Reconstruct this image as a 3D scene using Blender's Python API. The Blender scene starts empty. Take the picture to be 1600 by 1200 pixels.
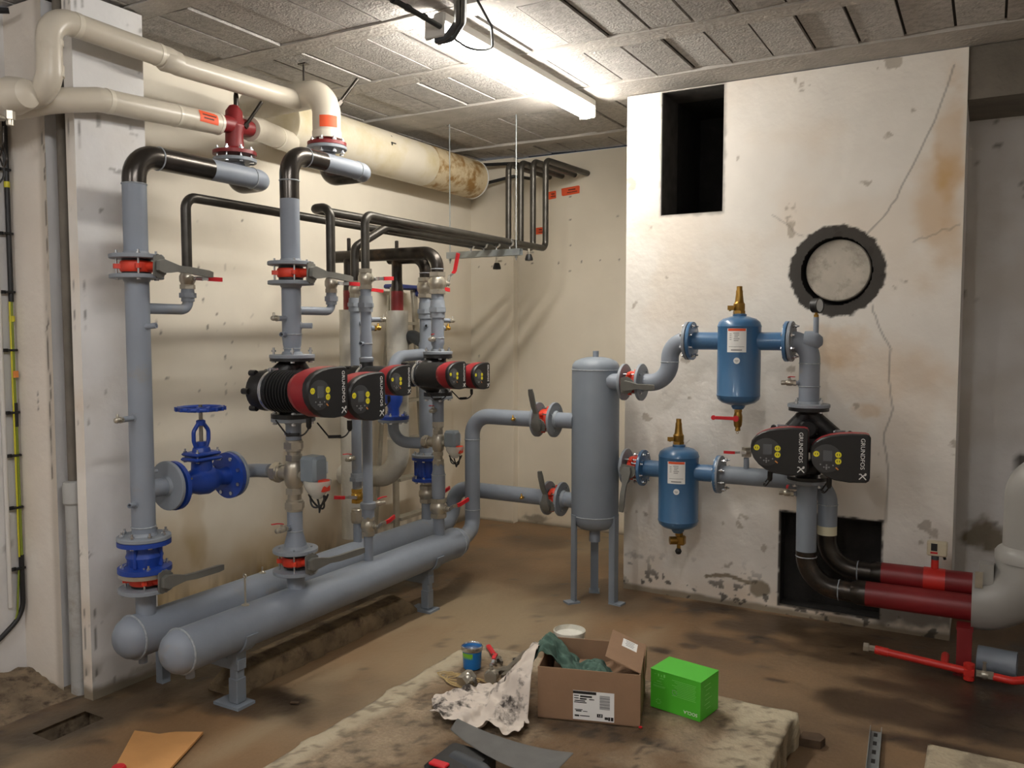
import bpy, bmesh, math, random
import numpy as np
from mathutils import Vector, Matrix, noise
random.seed(7)
PI = math.pi
sc = bpy.context.scene
COL = sc.collection

# ------------------------------------------------------------------ camera
F = 1310.0; CAMH = 1.5; YAW = math.radians(29.6); PITCH = math.atan(83/1310.0)
fw = Vector((-math.sin(YAW)*math.cos(PITCH), math.cos(YAW)*math.cos(PITCH), -math.sin(PITCH)))
rt = Vector((math.cos(YAW), math.sin(YAW), 0)); upv = rt.cross(fw)
cd = bpy.data.cameras.new('camera'); cam = bpy.data.objects.new('camera', cd); COL.objects.link(cam)
cd.sensor_width = 36; cd.lens = F/1600*36; cd.clip_start = 0.02
cam.matrix_world = Matrix(((rt.x, upv.x, -fw.x, 0), (rt.y, upv.y, -fw.y, 0), (rt.z, upv.z, -fw.z, CAMH), (0, 0, 0, 1)))
sc.camera = cam
# ------------------------------------------------------------------ world, exposure
w = bpy.data.worlds.new('world'); sc.world = w; w.use_nodes = True
w.node_tree.nodes['Background'].inputs[0].default_value = (0.8, 0.87, 1, 1)
w.node_tree.nodes['Background'].inputs[1].default_value = 0.3
sc.view_settings.view_transform = 'Standard'; sc.view_settings.look = 'None'
sc.view_settings.exposure = 0.0; sc.view_settings.gamma = 1.0; sc.view_settings.use_curve_mapping = False
TUBE_POWER = 74.0        # emission strength of the ceiling tube in view
TUBE2_POWER = 66.0       # the tubes further back in the room

# ------------------------------------------------------------------ materials
def s2l(c):
    return tuple(((v/12.92) if v <= 0.04045 else ((v+0.055)/1.055)**2.4) for v in c)
def hexc(h):
    h = h.lstrip('#'); return s2l(tuple(int(h[i:i+2], 16)/255 for i in (0, 2, 4)))+(1,)
MATS = {}
def mat(name, col, rough=0.5, metal=0.0, nscale=0, namt=0.0, bump=0.0, bscale=60, col2=None, cscale=8, cthr=(0.5, 0.7), emis=0, alpha=None, spec=None, coat=0):
    if name in MATS: return MATS[name]
    m = bpy.data.materials.new(name); m.use_nodes = True; nt = m.node_tree; N = nt.nodes; L = nt.links
    b = N['Principled BSDF']
    c = hexc(col) if isinstance(col, str) else col
    b.inputs['Base Color'].default_value = c; b.inputs['Roughness'].default_value = rough; b.inputs['Metallic'].default_value = metal
    if coat: b.inputs['Coat Weight'].default_value = coat
    if spec is not None: b.inputs['Specular IOR Level'].default_value = spec
    if alpha is not None: b.inputs['Alpha'].default_value = alpha
    if emis:
        b.inputs['Emission Color'].default_value = c; b.inputs['Emission Strength'].default_value = emis
    tc = N.new('ShaderNodeTexCoord'); src = None
    if nscale or col2:
        cur = None
        if nscale:
            n = N.new('ShaderNodeTexNoise'); n.inputs['Scale'].default_value = nscale; n.inputs['Detail'].default_value = 6
            L.new(tc.outputs['Object'], n.inputs['Vector'])
            mr = N.new('ShaderNodeMapRange'); mr.inputs['From Min'].default_value = .3; mr.inputs['From Max'].default_value = .7
            mr.inputs['To Min'].default_value = 1-namt; mr.inputs['To Max'].default_value = 1+namt
            L.new(n.outputs['Fac'], mr.inputs['Value'])
            mx = N.new('ShaderNodeVectorMath'); mx.operation = 'SCALE'; mx.inputs[0].default_value = c[:3]
            L.new(mr.outputs[0], mx.inputs['Scale']); cur = mx.outputs[0]
        if col2:
            n2 = N.new('ShaderNodeTexNoise'); n2.inputs['Scale'].default_value = cscale; n2.inputs['Detail'].default_value = 8; n2.inputs['Roughness'].default_value = .65
            L.new(tc.outputs['Object'], n2.inputs['Vector'])
            r = N.new('ShaderNodeMapRange'); r.inputs['From Min'].default_value = cthr[0]; r.inputs['From Max'].default_value = cthr[1]
            L.new(n2.outputs['Fac'], r.inputs['Value'])
            mm = N.new('ShaderNodeMix'); mm.data_type = 'RGBA'; mm.inputs[6].default_value = c; mm.inputs[7].default_value = hexc(col2)
            if cur: L.new(cur, mm.inputs[6])
            L.new(r.outputs[0], mm.inputs[0]); cur = mm.outputs[2]
        L.new(cur, b.inputs['Base Color'])
    if bump:
        n3 = N.new('ShaderNodeTexNoise'); n3.inputs['Scale'].default_value = bscale; n3.inputs['Detail'].default_value = 5
        L.new(tc.outputs['Object'], n3.inputs['Vector'])
        bp = N.new('ShaderNodeBump'); bp.inputs['Strength'].default_value = bump; bp.inputs['Distance'].default_value = .01
        L.new(n3.outputs['Fac'], bp.inputs['Height']); L.new(bp.outputs[0], b.inputs['Normal'])
    MATS[name] = m; return m

def stain_mat(name, base, ochre, dark, bare, rough=0.85, nscale=3, namt=.06, bump=.25, bscale=40, rough_dark=None, fine=0):
    """plaster / screed whose worn patches come from the 'stain' attribute of its mesh"""
    m = mat(name, base, rough, nscale=nscale, namt=namt, bump=bump, bscale=bscale); nt = m.node_tree; N = nt.nodes; L = nt.links
    b = N['Principled BSDF']; at = N.new('ShaderNodeAttribute'); at.attribute_name = 'stain'
    sp = N.new('ShaderNodeSeparateColor'); L.new(at.outputs['Color'], sp.inputs[0])
    cur = b.inputs['Base Color'].links[0].from_socket
    tc = N.new('ShaderNodeTexCoord')
    if fine:
        n = N.new('ShaderNodeTexNoise'); n.inputs['Scale'].default_value = 90; n.inputs['Detail'].default_value = 4; L.new(tc.outputs['Object'], n.inputs['Vector'])
        r = N.new('ShaderNodeMapRange'); r.inputs['From Min'].default_value = .25; r.inputs['From Max'].default_value = .75; r.inputs['To Min'].default_value = 1-fine; r.inputs['To Max'].default_value = 1+fine
        L.new(n.outputs['Fac'], r.inputs['Value']); v = N.new('ShaderNodeVectorMath'); v.operation = 'SCALE'; L.new(cur, v.inputs[0]); L.new(r.outputs[0], v.inputs['Scale']); cur = v.outputs[0]
    for i, c in ((0, ochre), (2, bare), (1, dark)):
        mm = N.new('ShaderNodeMix'); mm.data_type = 'RGBA'; L.new(cur, mm.inputs[6]); mm.inputs[7].default_value = hexc(c)
        L.new(sp.outputs[i], mm.inputs[0]); cur = mm.outputs[2]
    L.new(cur, b.inputs['Base Color'])
    if rough_dark is not None:
        r = N.new('ShaderNodeMapRange'); r.inputs['To Min'].default_value = rough; r.inputs['To Max'].default_value = rough_dark
        L.new(sp.outputs[1], r.inputs['Value']); L.new(r.outputs[0], b.inputs['Roughness'])
    return m

M_WALL = stain_mat('white_plaster', '#e6e1d9', '#c9a678', '#2b2723', '#8f8371', bump=.35, bscale=22)
M_WALLG = stain_mat('yellowed_panel', '#e3dccd', '#a98f5e', '#3a332b', '#8f8371', bump=.15, bscale=14, namt=.05)
M_WALLB = stain_mat('cool_plaster', '#d9d8d7', '#a89a84', '#3a342d', '#7d7464', bump=.4, bscale=18, namt=.08)
M_FLOOR = stain_mat('brown_screed', '#755f46', '#866643', '#2b2118', '#96866b', rough=.62, nscale=2.2, namt=.22, bump=.25, bscale=30, rough_dark=.32, fine=.12)
M_CEIL = mat('ceiling_block', '#b4b0ab', .95, nscale=5, namt=.10, bump=.6, bscale=90, col2='#a19d98', cscale=30, cthr=(.45, .6))
M_JOIST = mat('ceiling_joist', '#b2ada6', .9, nscale=9, namt=.12, bump=.5, bscale=50, col2='#c9c3b9', cscale=14, cthr=(.62, .66))
M_GAP = mat('dark_joint', '#262320', 1)
M_BEAM = mat('rough_concrete', '#6d675e', .95, nscale=5, namt=.2, bump=.5, bscale=30)
M_SOOT = mat('black_soot', '#1f1d1b', .9, nscale=10, namt=.4, bump=.4, bscale=60)
M_SLAB = stain_mat('pale_concrete', '#93836c', '#6a543b', '#3a3025', '#b3a88f', rough=.9, nscale=8, namt=.25, bump=1.2, bscale=35, fine=.2)
M_RUBBLE = mat('earth_rubble', '#7a6a55', .95, nscale=12, namt=.35, bump=1, bscale=25, col2='#3a2f24', cscale=18)
M_CURB = mat('curb_concrete', '#76654c', .95, nscale=10, namt=.3, bump=1, bscale=30, col2='#40342a', cscale=12)
M_GREY = mat('grey_primer', '#838b96', .52, nscale=5, namt=.07, bump=.05, bscale=50, col2='#8d8678', cscale=4, cthr=(.6, .78))
M_GREY2 = mat('grey_primer_clean', '#7f8892', .5, nscale=6, namt=.06, bump=.05)
M_FLG = mat('grey_flange', '#868d95', .5, nscale=9, namt=.08, bump=.08, bscale=90)
M_LEV = mat('cast_lever_grey', '#74746f', .45, metal=.3, nscale=20, namt=.08)
M_STEEL = mat('black_steel', '#3b3733', .33, metal=.75, nscale=9, namt=.35, col2='#5d4a3c', cscale=12, cthr=(.55, .75))
M_ELB = mat('mill_scale_elbow', '#4f4b47', .27, metal=.85, nscale=7, namt=.3)
M_THIN = mat('thin_black_pipe', '#45423d', .38, metal=.6, nscale=14, namt=.3)
M_WELD = mat('weld_bead', '#8a8883', .35, metal=.7, nscale=60, namt=.3, bump=.5, bscale=200)
M_ZINC = mat('zinc_bolt', '#c9ccd0', .25, metal=.95)
M_GALV = mat('galvanised', '#9aa0a1', .4, metal=.7, nscale=20, namt=.12)
M_NICK = mat('nickel_brass', '#b7b1a3', .33, metal=.75, nscale=20, namt=.1)
M_BRASS = mat('brass', '#a07c3c', .38, metal=.85, nscale=20, namt=.12)
M_GOLD = mat('bright_brass', '#c9a04a', .25, metal=.9)
M_BLUE = mat('valve_blue', '#1c3f96', .38, nscale=10, namt=.1, bump=.1, bscale=60)
M_SEP = mat('separator_blue', '#3f6a92', .33, nscale=3, namt=.05, coat=.3)
M_ORG = mat('valve_orange_red', '#cf3a22', .45, nscale=10, namt=.1)
M_RED = mat('lever_red', '#c8202a', .4)
M_RPIPE = mat('primer_red', '#7c1d20', .45, nscale=5, namt=.12)
M_RBRIGHT = mat('bright_red_paint', '#c52b22', .42, nscale=6, namt=.1)
M_PRED = mat('pump_red', '#8e1f26', .42)
M_PBLK = mat('pump_black', '#1d1d1e', .45)
M_PCAST = mat('pump_casting', '#161617', .4, nscale=30, namt=.2, bump=.15, bscale=150)
M_PDISP = mat('pump_display', '#3d3e40', .3)
M_LCD = mat('lcd_grey', '#5d6064', .25)
M_YEL = mat('button_yellow', '#e8dc2c', .45)
M_DOT = mat('button_grey', '#8b8e90', .4)
M_AMB = mat('amber_mark', '#d98a45', .4)
M_WHITE = mat('print_white', '#e9e9e6', .5)
M_PRINT = mat('print_black', '#1c1a1a', .6)
M_PRINTG = mat('print_grey', '#8c8c8c', .6)
M_ORLAB = mat('orange_label', '#e0562b', .6)
M_LABT = mat('label_text_dark', '#5a2a20', .7)
M_INS = mat('pvc_jacket', '#c9c1b1', .33, nscale=4, namt=.06, col2='#a89c86', cscale=5, cthr=(.58, .85))
M_INSB = mat('pvc_joint', '#d9d2c2', .28)
M_INSW = mat('white_plastic_wrap', '#c9c6bb', .25, nscale=10, namt=.06, bump=.5, bscale=25)
M_DUCT = mat('duct_jacket', '#d3cbb9', .45, nscale=3, namt=.05, col2='#c6b994', cscale=3)
M_DUCTB = mat('duct_jacket_browned', '#c9b998', .6, nscale=9, namt=.1, col2='#94703c', cscale=7, cthr=(.47, .58))
M_INSG = mat('grey_pvc_jacket', '#96948f', .4, nscale=5, namt=.04)
M_BLK = mat('black_rubber', '#131313', .5)
M_DGREY = mat('dark_grey_plastic', '#3d4146', .45)
M_CAB = mat('cable_black', '#1a1a1b', .5)
M_CABG = mat('cable_green_yellow', '#7d8a2c', .5)
M_TAPE = mat('yellow_band', '#c9c02d', .5)
M_ALU = mat('aluminium', '#aaa69a', .42, metal=.6, nscale=20, namt=.1)
M_BLUEC = mat('ladder_cap_blue', '#28356e', .5)
M_CARD = mat('cardboard', '#8f7157', .85, nscale=14, namt=.06, bump=.1)
M_CARD2 = mat('cardboard_light', '#c08d55', .85, nscale=14, namt=.05, bump=.1)
M_GREEN = mat('green_print_card', '#4fba2f', .5, nscale=3, namt=.02)
M_GREEN2 = mat('green_print_pale', '#84d46c', .5)
M_CLOTHG = mat('green_rag', '#4c665a', .9, nscale=30, namt=.25, col2='#27443c', cscale=18)
M_CLOTHW = mat('stained_white_rag', '#cfc4b8', .9, nscale=12, namt=.08, col2='#3c3632', cscale=9, cthr=(.52, .62))
M_PLW = mat('white_pot', '#d8d6cb', .5, nscale=20, namt=.1, col2='#9c937c', cscale=10)
M_PLB = mat('pot_blue', '#1f70b4', .35)
M_PLG = mat('pot_green', '#79b82a', .35)
M_RAW = mat('tool_steel', '#8b867d', .35, metal=.85, nscale=20, namt=.2)
M_HEMP = mat('hemp_twine', '#b29b6c', .95)
M_GLASS = mat('gauge_glass', '#c9d0d2', .1)
M_BEIGE = mat('thermostat_beige', '#c9bfa5', .5)
M_WOOD = mat('old_wood', '#4c3b2a', .9, nscale=20, namt=.3)
M_PLUG = mat('grey_plug_plate', '#b5aea2', .9, nscale=10, namt=.1, bump=.3, col2='#928b80', cscale=14)
M_BAG = mat('clear_bag', '#d5d5cc', .2, nscale=20, namt=.08, alpha=.75)
M_ACT = mat('actuator_grey', '#7b858c', .45)
M_LAMPB = mat('lamp_body', '#c9c7c1', .5)

# ------------------------------------------------------------------ mesh builder
def axM(o, z, x=None):
    z = Vector(z).normalized()
    if x is None: x = Vector((0, 0, 1)) if abs(z.z) < .9 else Vector((1, 0, 0))
    x = Vector(x); x = (x - z*x.dot(z)).normalized(); y = z.cross(x)
    return Matrix(((x.x, y.x, z.x, o[0]), (x.y, y.y, z.y, o[1]), (x.z, y.z, z.z, o[2]), (0, 0, 0, 1)))
def T(x, y, z): return Matrix.Translation((x, y, z))
def RX(a): return Matrix.Rotation(a, 4, 'X')
def RY(a): return Matrix.Rotation(a, 4, 'Y')
def RZ(a): return Matrix.Rotation(a, 4, 'Z')
I4 = Matrix.Identity(4)
def bend(pts, R=.1, n=7):
    """polyline with rounded corners"""
    P = [Vector(p) for p in pts]; out = [P[0]]
    for i in range(1, len(P)-1):
        r = R[i-1] if isinstance(R, (list, tuple)) else R
        a = (P[i-1]-P[i]); b = (P[i+1]-P[i]); la, lb = a.length, b.length; a.normalize(); b.normalize()
        ang = a.angle(b)
        if ang > PI-.02: out.append(P[i]); continue
        t = r/math.tan(ang/2); t = min(t, la*.499 if i > 1 else la*.98, lb*.499 if i < len(P)-2 else lb*.98); rr = t*math.tan(ang/2)
        s = P[i]+a*t; e = P[i]+b*t; bis = (a+b).normalized(); c = P[i]+bis*(rr/math.sin(ang/2))
        v0 = s-c; v1 = e-c; ax = v0.cross(v1).normalized(); tot = v0.angle(v1)
        for k in range(n+1): out.append(c+Matrix.Rotation(tot*k/n, 3, ax) @ v0)
    out.append(P[-1])
    res = [out[0]]
    for p in out[1:]:
        if (p-res[-1]).length > 1e-4: res.append(p)
    return res
class MB:
    def __init__(s): s.v = []; s.f = []; s.m = []
    def add(s, vs, fs, mi=0, M=None):
        o = len(s.v)
        if M is not None: vs = [M @ Vector(p) for p in vs]
        s.v += [tuple(p) for p in vs]; s.f += [tuple(i+o for i in f) for f in fs]; s.m += [mi]*len(fs) if isinstance(mi, int) else mi
        return s
    def tube(s, pts, r, seg=18, cap=True, mi=0, M=None, inner=None):
        P = [Vector(p) for p in pts]; n = len(P); R = r if isinstance(r, (list, tuple)) else [r]*n
        tg = []
        for i in range(n):
            if i == 0: t = P[1]-P[0]
            elif i == n-1: t = P[-1]-P[-2]
            else: t = (P[i+1]-P[i]).normalized()+(P[i]-P[i-1]).normalized()
            tg.append(t.normalized())
        t0 = tg[0]; x = Vector((0, 0, 1)) if abs(t0.z) < .9 else Vector((1, 0, 0)); x = (x-t0*x.dot(t0)).normalized()
        vs = []; fs = []; ms = []
        for i in range(n):
            if i: 
                q = tg[i-1].rotation_difference(tg[i]); x = q @ x; x = (x-tg[i]*x.dot(tg[i])).normalized()
            y = tg[i].cross(x)
            for k in range(seg):
                a = 2*PI*k/seg; vs.append(P[i]+(x*math.cos(a)+y*math.sin(a))*R[i])
        for i in range(n-1):
            m_ = mi if isinstance(mi, int) else mi((P[i]+P[i+1])/2)
            for k in range(seg):
                k2 = (k+1) % seg; fs.append((i*seg+k, i*seg+k2, (i+1)*seg+k2, (i+1)*seg+k)); ms.append(m_)
        if cap:
            fs.append(tuple(range(seg-1, -1, -1))); fs.append(tuple((n-1)*seg+k for k in range(seg)))
            ms += [mi if isinstance(mi, int) else mi(P[0]), mi if isinstance(mi, int) else mi(P[-1])]
        return s.add(vs, fs, ms, M)
    def lathe(s, prof, M=None, seg=24, mi=0, a0=0, a1=2*PI):
        full = abs(a1-a0-2*PI) < 1e-6; ns = seg if full else seg+1; vs = []; fs = []
        for r, z in prof:
            for k in range(ns):
                a = a0+(a1-a0)*k/seg; vs.append((r*math.cos(a), r*math.sin(a), z))
        for i in range(len(prof)-1):
            for k in range(seg):
                k2 = (k+1) % ns; fs.append((i*ns+k, i*ns+k2, (i+1)*ns+k2, (i+1)*ns+k))
        if full:
            if prof[0][0] > 1e-5: fs.append(tuple(range(ns-1, -1, -1)))
            if prof[-1][0] > 1e-5: fs.append(tuple((len(prof)-1)*ns+k for k in range(ns)))
        return s.add(vs, fs, mi, M)
    def ring(s, prof, M=None, seg=24, mi=0):
        """closed profile revolved (an annulus)"""
        vs = []; fs = []; n = len(prof)
        for r, z in prof:
            for k in range(seg): a = 2*PI*k/seg; vs.append((r*math.cos(a), r*math.sin(a), z))
        for i in range(n):
            j = (i+1) % n
            for k in range(seg): k2 = (k+1) % seg; fs.append((i*seg+k, i*seg+k2, j*seg+k2, j*seg+k))
        return s.add(vs, fs, mi, M)
    def torus(s, R, r, M=None, seg=28, k=8, mi=0):
        return s.ring([(R+r*math.cos(2*PI*i/k), r*math.sin(2*PI*i/k)) for i in range(k)], M, seg, mi)
    def box(s, c, d, M=None, mi=0, bev=0):
        x, y, z = d[0]/2, d[1]/2, d[2]/2
        if bev <= 0:
            vs = [(c[0]+i*x, c[1]+j*y, c[2]+k*z) for i in (-1, 1) for j in (-1, 1) for k in (-1, 1)]
            return s.add(vs, [(0, 1, 3, 2), (4, 6, 7, 5), (0, 4, 5, 1), (2, 3, 7, 6), (0, 2, 6, 4), (1, 5, 7, 3)], mi, M)
        b = min(bev, x*.95, y*.95, z*.95)
        loops = []
        for zz, ins in ((-z, b), (-z+b, 0), (z-b, 0), (z, b)):
            X, Y = x-ins, y-ins; q = b if ins == 0 else b*.6
            loops.append([(c[0]+px, c[1]+py, c[2]+zz) for px, py in ((X-q, -Y), (X, -Y+q), (X, Y-q), (X-q, Y), (-X+q, Y), (-X, Y-q), (-X, -Y+q), (-X+q, -Y))])
        vs = [p for l in loops for p in l]; fs = []
        for i in range(3):
            for k in range(8): k2 = (k+1) % 8; fs.append((i*8+k, i*8+k2, (i+1)*8+k2, (i+1)*8+k))
        fs.append(tuple(range(7, -1, -1))); fs.append(tuple(24+k for k in range(8)))
        return s.add(vs, fs, mi, M)
    def prism(s, out, h0, h1, M=None, mi=0, scale1=1.0):
        n = len(out); vs = [(a, b, h0) for a, b in out]+[(a*scale1, b*scale1, h1) for a, b in out]
        fs = [(k, (k+1) % n, n+(k+1) % n, n+k) for k in range(n)]+[tuple(range(n-1, -1, -1)), tuple(range(n, 2*n))]
        return s.add(vs, fs, mi, M)
    def hexa(s, r, h0, h1, M=None, mi=0):
        return s.prism([(r*math.cos(PI/3*k), r*math.sin(PI/3*k)) for k in range(6)], h0, h1, M, mi)
    def mesh(s, name, mats):
        me = bpy.data.meshes.new(name); me.from_pydata(s.v, [], s.f)
        for m in (mats if isinstance(mats, (list, tuple)) else [mats]): me.materials.append(m)
        me.polygons.foreach_set('material_index', s.m); me.polygons.foreach_set('use_smooth', [True]*len(s.f))
        me.validate(); me.update()
        bm = bmesh.new(); bm.from_mesh(me); bmesh.ops.recalc_face_normals(bm, faces=bm.faces); bm.to_mesh(me); bm.free()
        me.set_sharp_from_angle(angle=math.radians(38)); return me
    def build(s, name, mats, parent=None, M=None):
        return put(s.mesh(name, mats), name, parent, M)
def put(me, name, parent=None, M=None):
    o = bpy.data.objects.new(name, me); COL.objects.link(o)
    if parent is not None: o.parent = parent
    if M is not None: o.matrix_basis = M
    return o
def tag(o, label, cat, group=None):
    o['label'] = label; o['category'] = cat
    if group: o['group'] = group
    return o
def thing(name, label, cat, M=I4, group=None):
    o = bpy.data.objects.new(name, None); COL.objects.link(o); o.empty_display_size = .05
    if not isinstance(M, Matrix): M = T(*M)
    o.matrix_basis = M; return tag(o, label, cat, group)
def struct(o): o['kind'] = 'structure'; return o

# ------------------------------------------------------------------ text
TXT = {}
def text_mesh(body, size, m, extrude=.0004):
    key = (body, size, m.name)
    if key in TXT: return TXT[key]
    cu = bpy.data.curves.new('lettering', 'FONT'); cu.body = body; cu.size = size; cu.extrude = extrude; cu.align_x = 'CENTER'; cu.align_y = 'CENTER'; cu.resolution_u = 3
    o = bpy.data.objects.new('lettering', cu); COL.objects.link(o); bpy.context.view_layer.update()
    dg = bpy.context.evaluated_depsgraph_get(); me = bpy.data.meshes.new_from_object(o.evaluated_get(dg))
    bpy.data.objects.remove(o); me.materials.clear(); me.materials.append(m); TXT[key] = me; return me

# ------------------------------------------------------------------ noise for painters
_rg = np.random.RandomState(5); _tab = _rg.rand(256, 256)
def vnoise(x, y, s):
    x = x*s; y = y*s; xi = np.floor(x).astype(int); yi = np.floor(y).astype(int); fx = x-xi; fy = y-yi
    fx = fx*fx*(3-2*fx); fy = fy*fy*(3-2*fy); g = lambda a, b: _tab[a & 255, b & 255]
    return (g(xi, yi)*(1-fx)+g(xi+1, yi)*fx)*(1-fy)+(g(xi, yi+1)*(1-fx)+g(xi+1, yi+1)*fx)*fy
def fbm(x, y, s, o=4):
    t = 0; a = .5; n = 0
    for i in range(o): t = t+a*vnoise(x+i*7.3, y+i*3.1, s*2**i); n += a; a *= .5
    return t/n
def sst(a, b, x): t = np.clip((x-a)/(b-a), 0, 1); return t*t*(3-2*t)
def segd(x, y, pts):
    d = np.full(x.shape, 1e9)
    for (x0, y0), (x1, y1) in zip(pts[:-1], pts[1:]):
        dx, dy = x1-x0, y1-y0; t = np.clip(((x-x0)*dx+(y-y0)*dy)/(dx*dx+dy*dy+1e-12), 0, 1)
        d = np.minimum(d, np.hypot(x-x0-t*dx, y-y0-t*dy))
    return d
def wig(pts, amp, n, seed=0):
    r = random.Random(seed); out = []
    for (x0, y0), (x1, y1) in zip(pts[:-1], pts[1:]):
        for k in range(n): t = k/n; out.append((x0+(x1-x0)*t+r.uniform(-amp, amp), y0+(y1-y0)*t+r.uniform(-amp, amp)))
    out.append(pts[-1]); return out
def blob(x, y, cx, cy, rx, ry, s=9, edge=.25, wob=.5):
    d = np.hypot((x-cx)/rx, (y-cy)/ry)+(fbm(x, y, s)-.5)*2*wob; return 1-sst(1-edge, 1+edge, d)
def panel(name, o, u, v, U, V, step, m, paint=None, hole=None, relief=0, mats=None):
    """a flat piece of wall or floor with its worn patches painted on its own mesh"""
    o = Vector(o); u = Vector(u); v = Vector(v); nu = max(1, int(round(U/step))); nv = max(1, int(round(V/step)))
    a, b = np.meshgrid(np.linspace(0, U, nu+1), np.linspace(0, V, nv+1)); a = a.ravel(); b = b.ravel()
    co = np.outer(a, u)+np.outer(b, v)+np.array(o)
    if relief: 
        n = u.cross(v); co = co+np.outer((fbm(a, b, 2.3)-.5)*relief, n)
    i, j = np.meshgrid(np.arange(nu), np.arange(nv)); i = i.ravel(); j = j.ravel(); q = j*(nu+1)+i
    Q = np.stack([q, q+1, q+nu+2, q+nu+1], 1)
    if hole is not None:
        keep = ~hole((i+.5)*U/nu, (j+.5)*V/nv); Q = Q[keep]
    me = bpy.data.meshes.new(name); me.vertices.add(len(co)); me.vertices.foreach_set('co', co.ravel())
    me.loops.add(Q.size); me.loops.foreach_set('vertex_index', Q.ravel().astype(np.int32))
    me.polygons.add(len(Q)); me.polygons.foreach_set('loop_start', np.arange(0, Q.size, 4, dtype=np.int32)); me.update(calc_edges=True)
    for mm in (mats or [m]): me.materials.append(mm)
    at = me.color_attributes.new('stain', 'FLOAT_COLOR', 'POINT'); c = np.zeros((len(co), 4), dtype=np.float32); c[:, 3] = 1
    if paint is not None:
        R, G, B = paint(a, b); c[:, 0] = np.clip(R, 0, 1); c[:, 1] = np.clip(G, 0, 1); c[:, 2] = np.clip(B, 0, 1)
    at.data.foreach_set('color', c.ravel()); ob = put(me, name); return struct(ob)

# ================================================================== ROOM
HC = 2.815; XL = -3.57; YW = 4.506; YB = 5.70
# floor
def floor_paint(a, b):
    x = a-3.75; y = b-2.5
    wet_dark = np.zeros_like(x)
    for cx, cy, rx, ry in ((-1.0, 4.2, .16, .09), (-1.07, 3.93, .2, .09), (-.92, 4.07, .12, .06), (-.6, 4.0, .1, .07), (-.22, 3.58, .2, .05), (-.33, 3.8, .14, .06), (-1.29, 3.7, .05, .03),  # small wet stains
                           (-.30, 4.30, .75, .30), (.2, 4.0, .5, .4), (-.85, 4.42, .6, .08), (-.1, 3.55, .5, .12), (-2.62, 2.35, .5, .12), (-3.0, 2.9, .25, 1.2), (-.75, 3.62, .05, .02), (-.05, 3.3, .3, .06), (-1.2, 3.82, .05, .03)):  # mostly broad darker areas along the manifolds and the right wall foot
        wet_dark = np.maximum(wet_dark, blob(x, y, cx, cy, rx, ry, 6, .3, .7)*.85)
    wet_dark = wet_dark*(.55+.6*fbm(x, y, 3))
    wet_dark += .3*sst(.56, .72, fbm(x, y, 1.7, 5))
    wet_dark += .5*sst(.75, .8, fbm(x+9, y, 12, 3))
    pit = segd(x, y, wig([(-2.93, 1.6), (-2.93, 1.76)], .003, 4)+wig([(-2.93, 1.6), (-2.92, 1.0)], .006, 6)); wet_dark = np.maximum(wet_dark, (1-sst(.004, .012, pit)))
    och = .7*sst(.42, .7, fbm(x, y+4, 1.1, 5)); pale = .65*sst(.47, .68, fbm(x*1.5+3, y*.6, 1.4, 5))*sst(-.6, -1.6, x)
    pale = np.maximum(pale, .5*blob(x, y, -2.2, 3.3, .35, .9, 3, .5, .5))
    return och, wet_dark, pale
PX0, PX1, PY0, PY1 = -3.06, -2.94, 1.77, 1.98
fl = panel('floor', (-3.75, -2.5, 0), (1, 0, 0), (0, 1, 0), 6.3, 8.4, .03, M_FLOOR, floor_paint, lambda a, b: (a-3.75 > PX0) & (a-3.75 < PX1) & (b-2.5 > PY0) & (b-2.5 < PY1))
pit = MB()
for c, d in (((PX0-.03, (PY0+PY1)/2, -.11), (.02, PY1-PY0+.1, .215)), ((PX1+.03, (PY0+PY1)/2, -.11), (.02, PY1-PY0+.1, .215)), (((PX0+PX1)/2, PY0-.03, -.11), (.16, .02, .215)), (((PX0+PX1)/2, PY1+.03, -.11), (.16, .02, .215)), (((PX0+PX1)/2, (PY0+PY1)/2, -.2), (.16, .3, .02))):
    pit.box(c, d)
struct(pit.build('trim_1', M_RUBBLE))

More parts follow.
